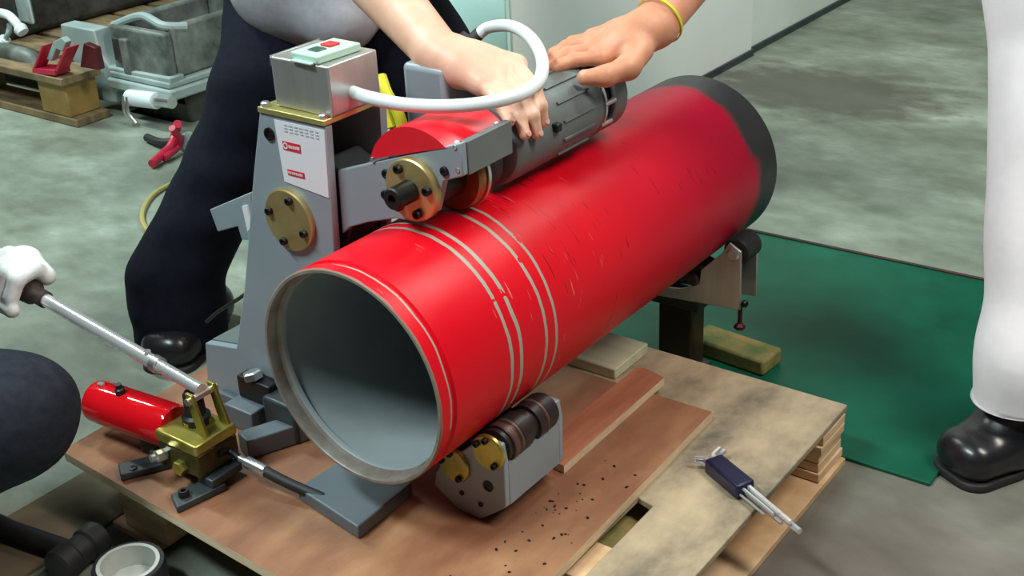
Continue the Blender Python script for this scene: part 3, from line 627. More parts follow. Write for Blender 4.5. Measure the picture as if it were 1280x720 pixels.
# mounting feet
def foot(pts, name='mounting_foot'): return mk(name, slab(nb(), pts, -.2195, -.209), MT['footsteel'], pp, bevel=.002)
f1 = foot([(-.378,-.078), (-.352,-.094), (-.316,-.030), (-.342,-.014)]); f2 = foot([(-.262,-.085), (-.232,-.100), (-.218,-.030), (-.248,-.020)])
bolt((-.243,-.078,-.209), (0,0,1), .0072, .009, MT['black'], f2); bolt((-.350,-.074,-.209), (0,0,1), .0055, .002, MT['black'], f1)
mk('foot_riser', box(nb(), (-.350,-.046,-.2089), (-.322,-.004,-.1965)), MT['footsteel'], pp, bevel=.002)
mk('foot_riser', box(nb(), (-.252,-.048,-.2089), (-.222,.004,-.1965)), MT['footsteel'], pp, bevel=.002)
mk('foot_clip', box(nb(), (-.395,-.030,-.2195), (-.360,.010,-.186), Matrix.Rotation(.35,3,'Z')), MT['footsteel'], pp, bevel=.004)
# outlet coupling and hose to the ram
h0, h1, h2 = D(300,573,1.62), D(334,590,1.60), D(402,622,1.57)
bm = nb(); lathe(bm, [(.0050,0),(.0050,.012),(.0080,.012),(.0080,.044),(.0060,.046)], h0, h1-h0, 14); mk('hose_coupling', bm, MT['silver'], pp)
bm = nb(); tube(bm, [(-.236,-.02,-.175), h0+np.array([-.02,0,.004]), h0], .005, 10); mk('outlet_pipe', bm, MT['black'], pp)
bm = nb(); tube(bm, [h1-(h1-h0)*.2, (h1*.6+h2*.4)+np.array([0,0,-.002]), h2, h2+(h2-h1)*.02], .0072, 12); mk('hydraulic_hose', bm, MT['blackrub'], pp)

# ------------------------------------------------------------------ loose tools
ks = thing('hex_key_set', 'bunch of silver hex keys in a dark blue clip on the pallet', 'hex keys', (.31,.35,PT))
ka, kb = A(893,580,2,PT+.012), A(990,662,2,PT+.010); kd = (kb-ka)/np.linalg.norm(kb-ka); kn = np.array([-kd[1], kd[0], 0])
Rk = Matrix(((kd[0],kn[0],0),(kd[1],kn[1],0),(0,0,1)))
pc = ka+kd*.032
mk('clip', box(nb(), pc+np.array([-.036,-.014,-.0105]), pc+np.array([.036,.014,.011]), Rk), MT['toolblue'], ks, 'dark blue plastic clip', bevel=.004, seg=3)
for i in range(5):
    o_ = kn*(-.010+.005*i); z = (.004 if i%2 else -.003); r = .0018+.0006*i; ln = .115+.012*i
    s_ = ka-kd*.008+o_+np.array([0,0,z]); e_ = ka+kd*ln+o_*.8+np.array([0,0,z])
    bend = s_ + (-kd*.010+kn*(.012 if i > 2 else -.016)*(.6+.25*i)) + np.array([0,0,.002])
    bm = nb(); tube(bm, [bend, s_-kd*.003+np.array([0,0,0]), s_+kd*.006, (s_+e_)/2, e_], r, 6, 5); mk('hex_key', bm, MT['chrome'], ks, smooth=0)
# tape roll and rubber mallet in the near left corner
tr = thing('tape_roll', 'dark tape roll with a pale core standing at the bottom edge', 'tape roll', tuple(A(160,738,2,-H)))
tp = A(160,704,2,-H+.06); tr.location = (tp[0],tp[1],0); ORIG[tr.name] = np.array([tp[0],tp[1],-H])
bm = nb(); lathe(bm, [(.0395,0),(.0445,0),(.0460,.003),(.0460,.057),(.0445,.060),(.0395,.060)], (tp[0],tp[1],-H), (0,0,1), 48, 'loop'); mk('tape', bm, MT['blackrub'], tr)
bm = nb(); lathe(bm, [(.0345,0),(.0394,0),(.0394,.0612),(.0345,.0612)], (tp[0],tp[1],-H), (0,0,1), 48, 'loop'); mk('core', bm, MT['core'], tr)
bm = nb(); cyl(bm, (tp[0],tp[1],-H), (tp[0],tp[1],-H+.030), .0344, n=40); mk('core_filling', bm, MT['core'], tr)
ml = thing('rubber_mallet', 'black rubber mallet lying on the dark shadow sheet at the left edge', 'mallet', tuple(A(98,690,2,-H)))
m0, m1 = A(-60,636,2,-H+.024), A(98,690,2,-H+.026); md = (m1-m0)/np.linalg.norm(m1-m0)
bm = nb(); L_ = np.linalg.norm(m1-m0); lathe(bm, [(.012,0),(.016,.01),(.0155,.08),(.012,.12),(.0115,L_)], m0, md, 16); mk('handle', bm, MT['blackrub'], ml)
hn = np.array([-md[1], md[0], 0])
bm = nb(); lathe(bm, [(.020,-.040),(.024,-.036),(.024,-.014),(.021,-.010),(.021,.010),(.024,.014),(.024,.036),(.020,.040)], m1, hn, 28); mk('head', bm, MT['blackrub'], ml)
# swarf and paint chips on the plywood
bm = nb()
for i in range(60):
    x = random.gauss(.165,.035); y = random.gauss(.16,.07)
    if x > .225 or x < .145 and y > .09 or y < -.08 or y > .45 or (x < .135 and y > .0): continue
    s_ = random.uniform(.0004,.0013); box(bm, (x-s_*1.6,y-s_,-.2200), (x+s_*1.6,y+s_,-.2200+s_), Matrix.Rotation(random.uniform(0,3),3,'Z'))
mk('metal_chips', bm, MT['black'], None, 'dark metal chips scattered on the plywood beside the roller support', 'metal chips', kind='stuff', origin=(.16,.16,-.22), smooth=0)

# ------------------------------------------------------------------ people
def nails(parent, pts, m):
    for p, d, s_ in pts:
        d_, u, v = frame(d); bm = nb(); lathe(bm, [(s_,0),(s_*.9,.0012),(s_*.4,.0018)], p, d, 12); mk('fingernail', bm, m, parent)
def finger(pts, r0, r1, k=.004):
    n = len(pts)-1
    return [(pts[i], pts[i+1], r0+(r1-r0)*i/n, r0+(r1-r0)*(i+1)/n, k) for i in range(n)]
def relaxed_hand(el, wr, n, left=True):
    """palm, four slightly curled fingers and a thumb continuing the forearm el -> wr; n = back of the hand"""
    d = wr-el; d = d/np.linalg.norm(d); n = np.array(n, float); n -= d*(n@d); n /= np.linalg.norm(n); sd = np.cross(d, n)*(1 if left else -1)
    out = [(el*.3+wr*.7, wr, .031, .025, .02), (wr, wr+d*.03, .025, .024, .02)]
    for i, (o, L_) in enumerate(((-.030,.062), (-.010,.078), (.010,.084), (.030,.075))):
        k = wr+d*.088+sd*o; out += [(wr+d*.02+sd*o*.5, k, .020, .0125, .012)]
        out += finger([k, k+d*L_*.45-n*.008, k+d*L_*.75-n*.024, k+d*L_*.88-n*.042], .0098, .0072)
    out += finger([wr+d*.022+sd*.018, wr+d*.055+sd*.050-n*.010, wr+d*.085+sd*.056-n*.020, wr+d*.108+sd*.052-n*.030], .0165, .0092, .008)
    return out
def head(c, f, up, s=1.0):
    """skull, jaw, nose, ears as round cones; f = facing, up = crown direction"""
    c = np.array(c); f = np.array(f, float); f /= np.linalg.norm(f); up = np.array(up, float); up -= f*(up@f); up /= np.linalg.norm(up); l = np.cross(up, f)
    pr_ = [(c+up*.03-f*.02, c+up*.03+f*.012, .088, .080), (c-up*.05+f*.025, c-up*.075+f*.050, .062, .036), (c+f*.085+up*.01, c+f*.106-up*.022, .010, .014)]
    for s_ in (-1, 1):
        pr_.append((c+l*s_*.080+up*.012-f*.01, c+l*s_*.080-up*.025-f*.005, .016, .010))
        pr_.append((c+f*.075+l*s_*.03+up*.028, c+f*.078+l*s_*.045+up*.024, .012, .009))
    pr_.append((c+f*.082-up*.052-l*.02, c+f*.082-up*.052+l*.02, .009, .009))
    return pr_, f, up, l
def headparts(parent, c, f, up, l):
    c = np.array(c)
    for s_ in (-1, 1):
        bm = nb(); lathe(bm, [(.001,-.010),(.008,-.006),(.0105,0),(.008,.006),(.001,.010)], c+f*.078+l*s_*.033+up*.010, f, 16); mk('eye', bm, MT['glove'], parent)
        bm = nb(); lathe(bm, [(.0045,0),(.003,.002)], c+f*.0885+l*s_*.033+up*.010, f, 12); mk('pupil', bm, MT['black'], parent)
    hp_ = [(c+up*.055-f*.025, c+up*.062+f*.02, .092, .074), (c-f*.055-up*.03, c-f*.05+up*.02, .060, .075)]
    mksdf('hair', [sdf(hp_, .008, .03)], MT['hair'], parent)
def shoe(parent, toe, heel, ankle, m=MT['leather'], w=.043, name='shoe'):
    toe, heel, ankle = np.array(toe), np.array(heel), np.array(ankle); d = (toe-heel); L_ = np.linalg.norm(d); d /= L_
    z = np.array([0,0,1.0]); s_ = np.cross(z, d); s_ /= np.linalg.norm(s_)
    zt = toe[2]
    pr_ = []
    for q in (-1, 1):
        pr_ += [(toe-d*.042+s_*q*.016+z*.034, toe-d*.09+s_*q*.018+z*.036, w*.78, w*.80), (heel+d*.045+s_*q*.008+z*.036, toe-d*.12+s_*q*.014+z*.040, w*.78, w*.82)]
    pr_ += [(toe-d*.11+z*.055, ankle, .044, .046), (heel+d*.04+z*.04, ankle-d*.01+z*.01, .038, .042)]
    v, f = sdf(pr_, .005, .025); v[:, 2] = np.maximum(v[:, 2], zt+.009)
    sh = mksdf(name, [(v, f)], m, parent)
    pr_ = [(toe-d*.040+s_*q*.018, toe-d*.095+s_*q*.018, w*.76, w*.76) for q in (-1, 1)]+[(heel+d*.042, toe-d*.10, w*.78, w*.92)]
    v, f = sdf(pr_, .005, .02); v[:, 2] = np.clip(v[:, 2], zt+.0005, zt+.0115)
    mksdf('sole', [(v, f)], MT['sole'], sh)
    return sh

# ---- person at the machine: grey shirt, navy trousers, right hand on the motor
p1 = thing('person', 'person in grey shirt and navy trousers bending over the machine, hand on motor', 'person', (-.62,.55,-H))
hipC = D(372,-95,2.22); hipR = D(352,-85,2.20); hipL = D(440,-90,2.25)
kneeR = D(338,110,2.08); ankR = np.array([-.765,.345,-.235]); kneeL = D(520,70,2.10); ankL = np.array([kneeL[0]+.02, kneeL[1]+.10, -.235])
che = D(470,-190,1.98); neck = D(520,-290,1.93); hd = D(545,-385,1.88)
shR = D(400,-230,1.90); shL = D(620,-230,2.05); elR = D(420,-95,1.80); wrR = D(545,66,1.565)
elL = D(700,-180,2.10); wrL = D(650,-130,1.98)
hp_, hf, hu, hl = head(hd, np.array([.55,-.72,-.45]), np.array([.3,-.4,.8]))
coarse = [(hipC, che, .125, .135), (che, neck, .13, .06), (neck, hd, .052, .055), (shR, shL, .07, .07), (shR, elR, .052, .043), (elR, D(470,-25,1.70), .043, .040),
          (shL, elL, .052, .043), (elL, wrL, .043, .03), (hipR, kneeR, .080, .058), (kneeR, ankR, .056, .038), (hipL, kneeL, .080, .058), (kneeL, ankL, .056, .038)] + hp_
wrist_in = D(470,-25,1.70)
TR = .0635
kn = [D(602,106,1.525), D(617,100,1.527), D(632,92,1.537), D(645,82,1.552)]           # little, ring, middle, index knuckles
tips = [onpipe(637,152,TR,0,MZ), onpipe(656,168,TR-.001,0,MZ), onpipe(671,167,TR-.001,0,MZ), onpipe(679,153,TR-.001,0,MZ)]
mid = [D(620,124,1.500), D(638,122,1.496), D(654,116,1.501), D(667,108,1.512)]
mid2 = [D(630,139,1.498), D(650,146,1.492), D(666,143,1.498), D(676,132,1.508)]
fine = [(wrist_in, wrR, .0405, .0285), (wrist_in+np.array([.0,.0,-.004]), wrR+np.array([.009,.008,-.008]), .038, .026), (wrR, D(575,84,1.545), .029, .026), (wrR+np.array([.009,.008,-.008]), D(606,80,1.56), .027, .022)]
for i in range(4):
    base = wrR*.55+kn[i]*.45
    fine += [(wrR+(kn[i]-wrR)*.25, base, .024, .020), (base, kn[i], .0210, .0150)]
    fine += finger([kn[i], mid[i], mid2[i], tips[i]], (.0092,.0100,.0102,.0100)[i], (.0066,.0072,.0074,.0072)[i])
th = [D(588,80,1.58), D(622,82,1.595), D(648,92,1.60), D(664,102,1.59)]
fine += finger(th, .016, .0095, .010)
mksdf('body', [sdf(coarse, .009, .04), sdf(fine, .0024, .010), sdf(relaxed_hand(elL, wrL, (0,-.3,1)), .0032, .010)], MT['skin1'], p1, 'bare skin of arm and hand')
headparts(p1, hd, hf, hu, hl)
cz = CAM
for i in range(4):
    dn = (tips[i]-np.array([0,tips[i][1],MZ])); dn /= np.linalg.norm(dn); nails(p1, [(tips[i]+dn*.0062, dn, .0045)], MT['nail'])
sh_ = [(D(378,-28,2.05), che, .118, .145), (D(428,20,1.98), D(440,-40,2.0), .055, .08), (D(440,-20,2.05), che, .080, .140), (D(345,-45,2.10), D(440,-40,2.10), .090, .095), (che, neck, .145, .075), (shR, shL, .085, .085), (shR, (shR+elR)/2, .075, .066), (shL, (shL+elL)/2, .075, .066)]
mksdf('shirt', [sdf(sh_, .009, .05, folds(.0028, 21, 11, 17))], MT['shirt'], p1, 'light grey work shirt')
tr_ = [(hipR, kneeR, .100, .084), (kneeR, ankR+np.array([0,0,.03]), .084, .072), (ankR+np.array([0,0,.03]), ankR+np.array([.005,-.01,-.060]), .072, .084), (hipL, kneeL, .105, .085), (kneeL, ankL, .085, .078), (hipR, hipL, .125, .125), (hipC, D(400,-130,2.15), .14, .13)]
mksdf('trousers', [sdf(tr_, .009, .05, folds(.0022, 9, 7, 47, 1))], MT['navy'], p1, 'dark navy work trousers')
shoe(p1, (-.700,.235,-H), (-.80,.46,-H), ankR); shoe(p1, (ankL[0]+.06,ankL[1]-.16,-H), (ankL[0]-.02,ankL[1]+.09,-H), ankL)

# ---- person at the right: cream trousers, black shoe, right hand on the motor end
p2 = thing('person', 'person in cream trousers and black shoes reaching a hand to the motor end', 'person', (.60,.80,-H))
ankA = np.array([.562,.750,-.235]); kneeA = D(1318,-35,1.66); hipA = D(1345,-330,1.80); hipB = D(1480,-330,1.90); kneeB = D(1500,-30,1.85); ankB = np.array([.80,1.02,-.235])
che2 = D(1240,-470,1.80); nk2 = D(1160,-560,1.76); hd2 = D(1110,-650,1.72)
shA = D(1165,-470,1.90); shB = D(1260,-420,1.62); elA = D(985,-190,1.84); wr2 = D(812,36,1.655)
elB = D(1365,-310,1.53); wrB = D(1395,-165,1.52)
hp_, hf2, hu2, hl2 = head(hd2, np.array([-.75,-.35,-.55]), np.array([-.4,-.1,.8]))
f_in = D(880,-52,1.725)
coarse = [((hipA+hipB)/2, che2, .125, .135), (che2, nk2, .13, .06), (nk2, hd2, .052, .055), (shA, shB, .07, .07), (shA, elA, .052, .044), (elA, f_in, .044, .036), (shB, elB, .052, .043), (elB, wrB, .043, .03), 
          (hipA, kneeA, .080, .058), (kneeA, ankA, .056, .038), (hipB, kneeB, .080, .058), (kneeB, ankB, .056, .038)] + hp_
kn2 = [D(748,45,1.690), D(752,55,1.665), D(758,68,1.642), D(770,80,1.625)]         # little (far) ... index (near)
kn2 = [D(742,47,1.690), D(742,54,1.670), D(745,62,1.650), D(752,72,1.632)]
mid_ = [D(716,53,1.690), D(708,59,1.668), D(710,67,1.645), D(718,75,1.628)]
mi2 = [D(700,63,1.682), D(692,68,1.662), D(694,74,1.640), D(702,81,1.622)]
tp2 = [D(692,72,1.674), D(683,76,1.656), D(684,81,1.634), D(692,86,1.617)]
fine = [(f_in, wr2, .0370, .0275), (f_in+np.array([0,.012,0]), wr2+np.array([.006,.014,.002]), .034, .025), (wr2, D(782,58,1.645), .028, .026), (wr2+np.array([.006,.014,.002]), D(770,48,1.675), .026, .021)]
for i in range(4):
    base = wr2*.5+kn2[i]*.5
    fine += [(wr2+(kn2[i]-wr2)*.2, base, .023, .0185), (base, kn2[i], .018, .0135)]
    fine += finger([kn2[i], mid_[i], mi2[i], tp2[i]], (.0098,.0106,.0108,.0106)[i], (.0070,.0076,.0078,.0076)[i])
th2 = [D(800,62,1.635), D(785,84,1.610), D(757,95,1.597), D(731,97,1.592)]
fine += finger(th2, .0185, .0102, .008)
mksdf('body', [sdf(coarse, .009, .04), sdf(fine, .0024, .010), sdf(relaxed_hand(elB, wrB, (.3,-1,.2)), .0032, .010)], MT['skin2'], p2, 'tanned skin of forearm and hand')
headparts(p2, hd2, hf2, hu2, hl2)
vd = (CAM-th2[3]); vd /= np.linalg.norm(vd); nails(p2, [(th2[3]+np.array([-.002,0,.006])+vd*.005, vd+np.array([-.3,0,.9]), .0050)], MT['nail'])
bm = nb(); bc = D(800,26,1.66)*.5+D(806,34,1.655)*.5; ax_ = f_in-wr2
lathe(bm, [(.0315,-.002),(.0335,-.002),(.0335,.002),(.0315,.002)], wr2+ax_*.10+np.array([.003,.007,.001]), ax_, 40, 'loop', 1.12); mk('bracelet', bm, MT['yellow'], p2, 'thin yellow bracelet')
sh_ = [((hipA+hipB)/2, che2, .150, .155), (che2, nk2, .15, .075), (shA, shB, .085, .085), (shA, (shA*.45+elA*.55), .075, .066), (shB, (shB*.45+elB*.55), .075, .066)]
mksdf('shirt', [sdf(sh_, .010, .05, folds(.003, 22, 18, 30))], MT['shirt'], p2, 'grey work shirt')
tr_ = [(hipA, kneeA, .105, .084), (kneeA, ankA+np.array([.002,.002,.07]), .080, .064), (ankA+np.array([.002,.002,.07]), ankA+np.array([0,0,-.03]), .064, .070), (hipB, kneeB, .105, .084), (kneeB, ankB+np.array([0,0,.02]), .082, .070), (hipA, hipB, .125, .125)]
v, f = sdf(tr_, .008, .05, folds(.0011, 7, 9, 26, 2)); zc = -.228+.10*(v[:,0]-.56)
low = (v[:,1] < .90) & (v[:,0] < .70); v[:,2] = np.where(low, np.maximum(v[:,2], zc), v[:,2])
mksdf('trousers', [(v, f)], MT['cream'], p2, 'cream white trousers')
shoe(p2, (.498,.638,-H), (.622,.870,-H), ankA+np.array([.022,.028,0]), w=.041); shoe(p2, (.72,.87,-H), (.85,1.12,-H), ankB)

# ---- person crouching at the left: dark knee, white glove on the lever
p3 = thing('person', 'person crouching at the left edge, dark knee, white glove on pump lever', 'person', (-.72,-.28,-H))
kn3 = D(17,518,1.50); hip3 = D(-230,480,1.55); ank3 = D(-230,720,1.68); kn3b = D(-200,420,1.85); hip3b = D(-280,470,1.75); ank3b = D(-210,600,2.0)
che3 = D(-280,180,1.66); nk3 = D(-240,80,1.66); hd3 = D(-220,0,1.66); sh3 = D(-230,140,1.82); sh3b = D(-280,160,1.50); el3 = D(-160,330,1.80); gl = L0+dl/LL*(LL+.055)
el3b = D(-260,330,1.45); wr3b = D(-120,460,1.45)
hp_, hf3, hu3, hl3 = head(hd3, np.array([.8,.3,-.4]), np.array([.3,.1,.9]))
w3 = D(-60,345,1.82)
mksdf('body', [sdf([((hip3+hip3b)/2, che3, .125, .135), (che3, nk3, .13, .06), (nk3, hd3, .052, .055), (sh3, sh3b, .07, .07), (sh3, el3, .052, .043), (el3, w3, .042, .028), (sh3b, el3b, .052, .043), (el3b, wr3b, .042, .028), 
      (hip3, kn3, .08, .055), (kn3, ank3, .052, .038), (hip3b, kn3b, .08, .055), (kn3b, ank3b, .05, .038)]+hp_, .010, .04), sdf(relaxed_hand(el3b, wr3b, (.3,-.4,1)), .0032, .010)], MT['skin2'], p3)
headparts(p3, hd3, hf3, hu3, hl3)
mksdf('trousers', [sdf([(hip3, kn3, .098, .072), (kn3, ank3+np.array([0,0,.02]), .068, .062), (hip3b, kn3b, .1, .075), (kn3b, ank3b, .07, .062), (hip3, hip3b, .12, .12)], .008, .035, folds(.0018, 20, 16, 30))], MT['navy2'], p3, 'dark blue grey trousers')
mksdf('shirt', [sdf([((hip3+hip3b)/2, che3, .145, .15), (che3, nk3, .145, .075), (sh3, sh3b, .085, .085), (sh3, el3, .072, .055), (sh3b, el3b, .072, .055), (el3, w3, .053, .042), (el3b, wr3b, .053, .042)], .010, .05)], MT['navy2'], p3, 'dark work shirt')
# glove: fist round the lever grip
ld = dl/LL; vw = CAM-gl; vw -= ld*(vw@ld); vw /= np.linalg.norm(vw); up_ = np.cross(ld, vw); up_ = up_ if up_[2] > 0 else -up_
gp = [(w3, gl-vw*.010+up_*.026-ld*(-.030), .034, .028)]
for i in range(4):
    c_ = gl+ld*(-.028+.021*i)
    ring = [c_+up_*.030-vw*.008, c_+up_*.030+vw*.016, c_+vw*.031+up_*.004, c_+vw*.022-up_*.022]
    gp += [(gl+ld*.03+up_*.030-vw*.014, ring[0], .022, .014)] + finger(ring, .0125, .0115)
gp += finger([gl+ld*.045+up_*.02, gl+ld*.03-up_*.020+vw*.012, gl+ld*.0-up_*.034+vw*.012, gl-ld*.034-up_*.036+vw*.014], .018, .0115)
mksdf('glove', [sdf(gp, .003, .010)], MT['glove'], p3, 'white cotton glove gripping the lever')
def bootat(a): 
    t = np.array([a[0]+.16, a[1]+.03, -H]); h_ = np.array([a[0]-.10, a[1]-.01, -H]); shoe(p3, t, h_, np.array([a[0],a[1],-H+.1]))
bootat(ank3); bootat(ank3b)

# ------------------------------------------------------------------ background machinery
bp_ = thing('pallet', 'dark oily pallet with a yellowish corner block at the upper left', 'pallet', (-2.35,1.35,-H))
def bx(name, lo, hi, m, par, **k): return mk(name, box(nb(), lo, hi), m, par, **k)
for i in range(6):
    y0 = 1.0+.135*i; bx('deck_board', (-2.95,y0-(.015 if i == 0 else 0),-H+.118), (-1.985 if i == 0 else -2.20,y0+.112,-H+.138), MT['palletdark'], bp_, bevel=.002)
for y0 in (1.0, 1.36, 1.70): bx('bottom_board', (-2.95,y0,-H+.001), (-1.975 if y0 < 1.1 else -2.20,y0+.11,-H+.022), MT['palletdark'], bp_, bevel=.002)
for x0 in (-2.13, -2.55, -2.92):
    for y0 in (1.005, 1.365, 1.70):
      if x0 < -2.2 or y0 < 1.1: bx('block', (x0,y0,-H+.0225), (x0+.125 if x0 > -2.2 else x0+.1, y0+.10, -H+.1175), MT['rust'] if (x0 > -2.2 and y0 < 1.1) else MT['palletdark'], bp_, bevel=.003)
# big grey casting with a hollow top
cs = thing('gearbox_casting', 'grey gearbox casting with hollow oily top in the background', 'casting', (-1.86,1.42,-H))
def TX(px, py, y): return A(px, py, 1, y)
YC = 1.125
pl_ = [TX(*q, YC) for q in ((75,30),(117,38),(124,64),(136,84),(212,98),(213,114),(174,112),(152,109),(144,114),(146,129),(112,123),(96,84),(80,60))]
mk('front_flange', prism(nb(), [(p[0],p[2]) for p in pl_], YC, YC+.05), MT['castgrey'], cs, bevel=.004)
a0, a1 = TX(118,40,YC)[0], TX(213,98,YC)[0]; zt, zb = TX(170,25,YC+.05)[2], TX(136,86,YC)[2]
pl_ = [TX(*q, YC+.02) for q in ((136,84),(212,98),(276,72),(276,82),(214,112),(140,98))]
bm = nb(); slab(bm, [(a0+.03,YC-.012), (a1+.004,YC-.012), (a1+.02,YC+.42), (a0+.03,YC+.42)], zb-.052, zb-.022); mk('sump_flange', bm, MT['castgrey'], cs, bevel=.006)
bm = nb(); slab(bm, [(a0+.035,YC-.004), (a1-.006,YC-.004), (a1+.01,YC+.40), (a0+.035,YC+.40)], zb-.0218, zb-.004); mk('sump_lip', bm, MT['castgrey'], cs, bevel=.005)
# hollow housing: four walls and a floor
hx0, hx1, hy0, hy1, hz0, hz1 = a0+.045, a1-.018, YC+.012, YC+.37, zb-.004, zt
for nm, lo, hi, m in (('housing_wall', (hx0,hy0,hz0), (hx1,hy0+.03,hz1-.012), MT['castdirty']), ('housing_wall', (hx0,hy1-.03,hz0), (hx1,hy1,hz1), MT['castdirty']), ('housing_wall', (hx0,hy0+.0301,hz0), (hx0+.03,hy1-.0301,hz1), MT['castdirty']), ('housing_wall', (hx1-.03,hy0+.0301,hz0), (hx1,hy1-.0301,hz1), MT['castdirty']), ('housing_floor', (hx0+.031,hy0+.031,hz0), (hx1-.031,hy1-.031,hz0+.02), MT['engine'])):
    bx(nm, lo, hi, m, cs, bevel=.008)
bx('housing_rib', (hx0+.055,hy0-.015,hz0), (hx0+.085,hy0+.01,hz1-.04), MT['castdirty'], cs, bevel=.005)
bx('opening', (hx0+.015,hy0-.006,hz0+.03), (hx0+.052,hy0+.004,hz1-.045), MT['engine'], cs, bevel=.002)
bm = nb(); tube(bm, [(hx0,hy0+.02,hz1-.02), (hx0+.10,hy0+.04,hz1+.012), (hx0+.2,hy0+.03,hz1), (hx1,hy0+.08,hz1-.01)], .012, 10); mk('top_lip', bm, MT['castgrey'], cs)
sb = [TX(162,122,YC-.02), TX(196,126,YC-.02)]
bm = nb(); cyl(bm, sb[0], sb[1], .022, n=20); mk('drain_stub', bm, MT['hose'], cs, 'white stub pipe')
bm = nb(); cyl(bm, sb[1], sb[1]+(sb[1]-sb[0])*.55, .016, n=18); mk('stub_end', bm, MT['silver'], cs)
for dx in (0,.016): 
    bm = nb(); tube(bm, [sb[0]+np.array([dx,-.018,.01]), sb[0]+np.array([dx+.004,-.026,-.03]), sb[0]+np.array([dx+.02,-.02,-.06])], .005, 8); mk('drip_lever', bm, MT['silver'], cs)
ff = TX(232,112,YC+.1); bx('ochre_fitting', ff-np.array([.05,.04,.035]), ff+np.array([.05,.06,.04]), MT['rust'], cs, bevel=.01)
bx('skid', (a0+.02,YC+.03,-H), (a1-.06,YC+.38,zb-.15), MT['engine'], cs, bevel=.01)
bx('saddle', (a0+.06,YC+.06,zb-.1499), (a1-.02,YC+.36,zb-.0521), MT['engine'], cs, bevel=.01)
dr = TX(252,135,1.40); bx('red_drum', (dr[0]-.03,1.34,-H), (dr[0]+.16,1.62,-H+.17), MT['darkred'], cs, bevel=.02)
# engine at the far left with two pale hoses
en = thing('engine_block', 'dark oily engine block with pale hose elbows at the upper left corner', 'engine', (-2.45,1.4,-H+.138))
e1 = TX(72,60,1.30)
bx('crankcase', (-2.9,1.12,-H+.1385), (e1[0]-.01,1.78,-H+.30), MT['engine'], en, bevel=.02)
bx('cylinder_head', (-2.85,1.22,-H+.3002), (e1[0]-.05,1.72,-H+.48), MT['engine'], en, bevel=.02)
for i in range(4): bx('cooling_fin', (-2.84,1.20,-H+.33+.03*i), (e1[0]-.06,1.2199,-H+.345+.03*i), MT['castdirty'], en, bevel=.002)
hq = [TX(-12,14,1.12), TX(8,18,1.10), TX(18,26,1.09), TX(24,34,1.09)]
bm = nb(); tube(bm, hq, .013, 12); h_ = mk('hose_elbow', bm, MT['hose'], en, 'pale bent hose')
bm = nb(); lathe(bm, [(.017,0),(.020,.006),(.017,.02)], hq[3], hq[3]-hq[2], 12); mk('hose_fitting', bm, MT['hose'], h_)
hq = [TX(12,30,1.12), TX(11,40,1.105), TX(7,48,1.10)]
bm = nb(); tube(bm, hq, .008, 10); h_ = mk('hose_elbow', bm, MT['castgrey'], en)
bm = nb(); lathe(bm, [(.016,0),(.019,.008),(.014,.024)], hq[2], hq[2]-hq[1], 12); mk('hose_fitting', bm, MT['hose'], h_)
q = TX(44,3,1.30); bm = nb(); lathe(bm, [(.012,0),(.022,.008),(.020,.025),(.008,.035)], q, (.2,-.6,.7), 14); mk('filler_cap', bm, MT['hose'], en)
bm = nb(); tube(bm, [TX(-20,62,1.07), TX(10,66,1.06), TX(34,72,1.06), TX(48,82,1.07)], .026, 14); mk('exhaust_pipe', bm, MT['castdirty'], en)
q = TX(20,8,1.2); bx('side_cover', q-np.array([.06,0,.05]), q+np.array([.06,.019,.06]), MT['castgrey'], en, bevel=.01)
# red open bracket with a grey bar
rb_ = thing('red_bracket', 'red open steel bracket on the dark pallet beside the grey casting', 'bracket', tuple(TX(58,92,.988)))
YB = .988
def quad(pts, y0, y1, m, name): return mk(name, prism(nb(), [(p[0],p[2]) for p in [TX(*q, YB) for q in pts]], y0, y1), m, rb_, bevel=.002)
quad(((40,85),(68,88),(69,95),(40,92)), YB, YB+.05, MT['toolred'], 'bracket_base')
quad(((52,57),(54,57),(44,85),(41,85)), YB, YB+.04, MT['toolred'], 'bracket_arm')
quad(((81,60),(84,60),(71,90),(67,89)), YB, YB+.04, MT['toolred'], 'bracket_arm')
quad(((54,75),(62,54),(72,48),(78,54),(74,66),(66,62),(60,78)), YB+.01, YB+.03, MT['castgrey'], 'grey_lever')
quad(((84,60),(98,66),(104,94),(80,90)), YB+.05, YB+.07, MT['darkred'], 'back_plate')
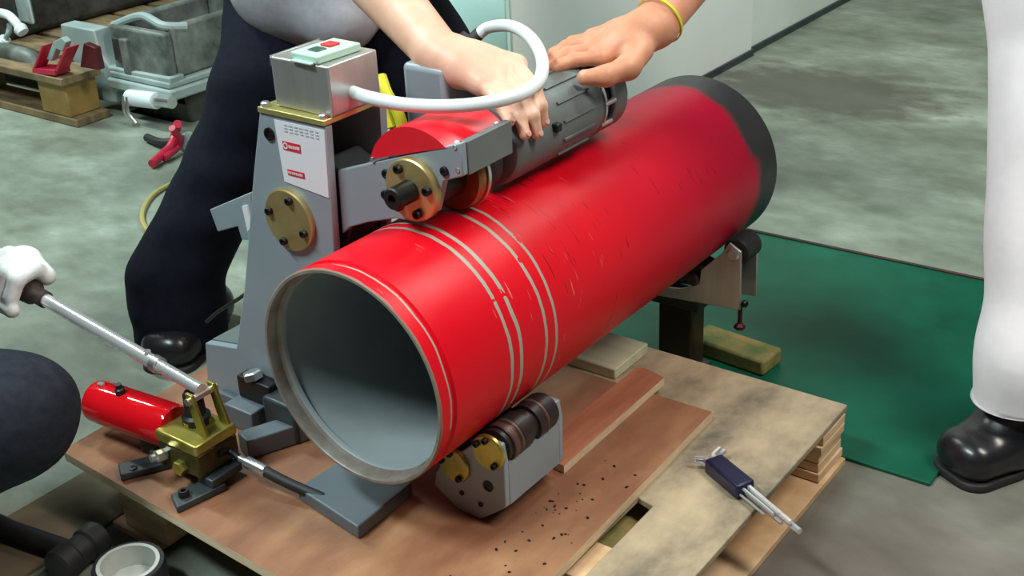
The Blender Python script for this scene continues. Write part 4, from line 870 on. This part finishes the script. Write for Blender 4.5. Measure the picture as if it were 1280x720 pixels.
# red clamp lying on the floor
rc = thing('red_clamp', 'red clamp with grey knob lying on the floor by the casting', 'clamp', tuple(A(212,196,2,-H)))
def F(px, py, h): return A(px, py, 2, -H+h)
bm = nb(); tube(bm, [F(190,205,.014), F(204,192,.02), F(214,182,.03), F(219,168,.05), F(222,155,.09)], .011, 10); mk('handle', bm, MT['toolred'], rc)
bm = nb(); tube(bm, [F(205,198,.014), F(222,184,.022), F(224,172,.05), F(215,160,.085)], .009, 10); mk('jaw', bm, MT['toolred'], rc)
bm = nb(); tube(bm, [F(184,172,.012), F(200,178,.016), F(214,178,.02)], .011, 10); mk('screw', bm, MT['blackrub'], rc)
q = F(234,178,.025); bm = nb(); lathe(bm, [(.010,-.02),(.024,-.012),(.026,.012),(.012,.022)], q, (1,.3,.3), 14); mk('knob', bm, MT['castgrey'], rc)
bm = nb(); slab(bm, [tuple(F(*q,0)[:2]) for q in ((232,201),(244,199),(246,204),(236,206))], -H+.0005, -H+.003); mk('paper_scrap', bm, MT['white'], None, 'scrap of white paper on the floor by the red clamp', 'paper', origin=tuple(F(238,203,0)))
bm = nb(); tube(bm, [F(258,222,.006), F(225,226,.006), F(196,240,.006), F(181,258,.006), F(178,276,.006), F(190,292,.006), F(215,290,.006), F(250,275,.006)], .006, 8); mk('floor_cable', bm, MT['cable'], None, 'thin tan cable curving on the floor behind the navy trousers', 'cable', origin=tuple(F(180,262,0)))
# yellow lifting sling behind the tower, yellow cover beyond
bm = nb(); tube(bm, [D(476,96,1.80), D(484,118,1.79), D(497,140,1.79), D(505,165,1.80)], .009, 10); tube(bm, [D(474,100,1.81), D(480,130,1.80), D(488,160,1.80)], .008, 10)
mk('lifting_sling', bm, MT['yellow'], mc, 'yellow lifting sling')
q = D(267,8,4.4)
yc_ = thing('yellow_box', 'small yellow box behind the grey casting near the navy trousers', 'box', (q[0],q[1],-H))
bx('stand_pole', (q[0]-.03,q[1]-.03,-H), (q[0]+.03,q[1]+.03,q[2]-.0201), MT['engine'], yc_, bevel=.004)
bx('cover', (q[0]-.03,q[1]-.03,q[2]-.020), (q[0]+.04,q[1]+.05,q[2]+.06), MT['yellow'], yc_, bevel=.006)
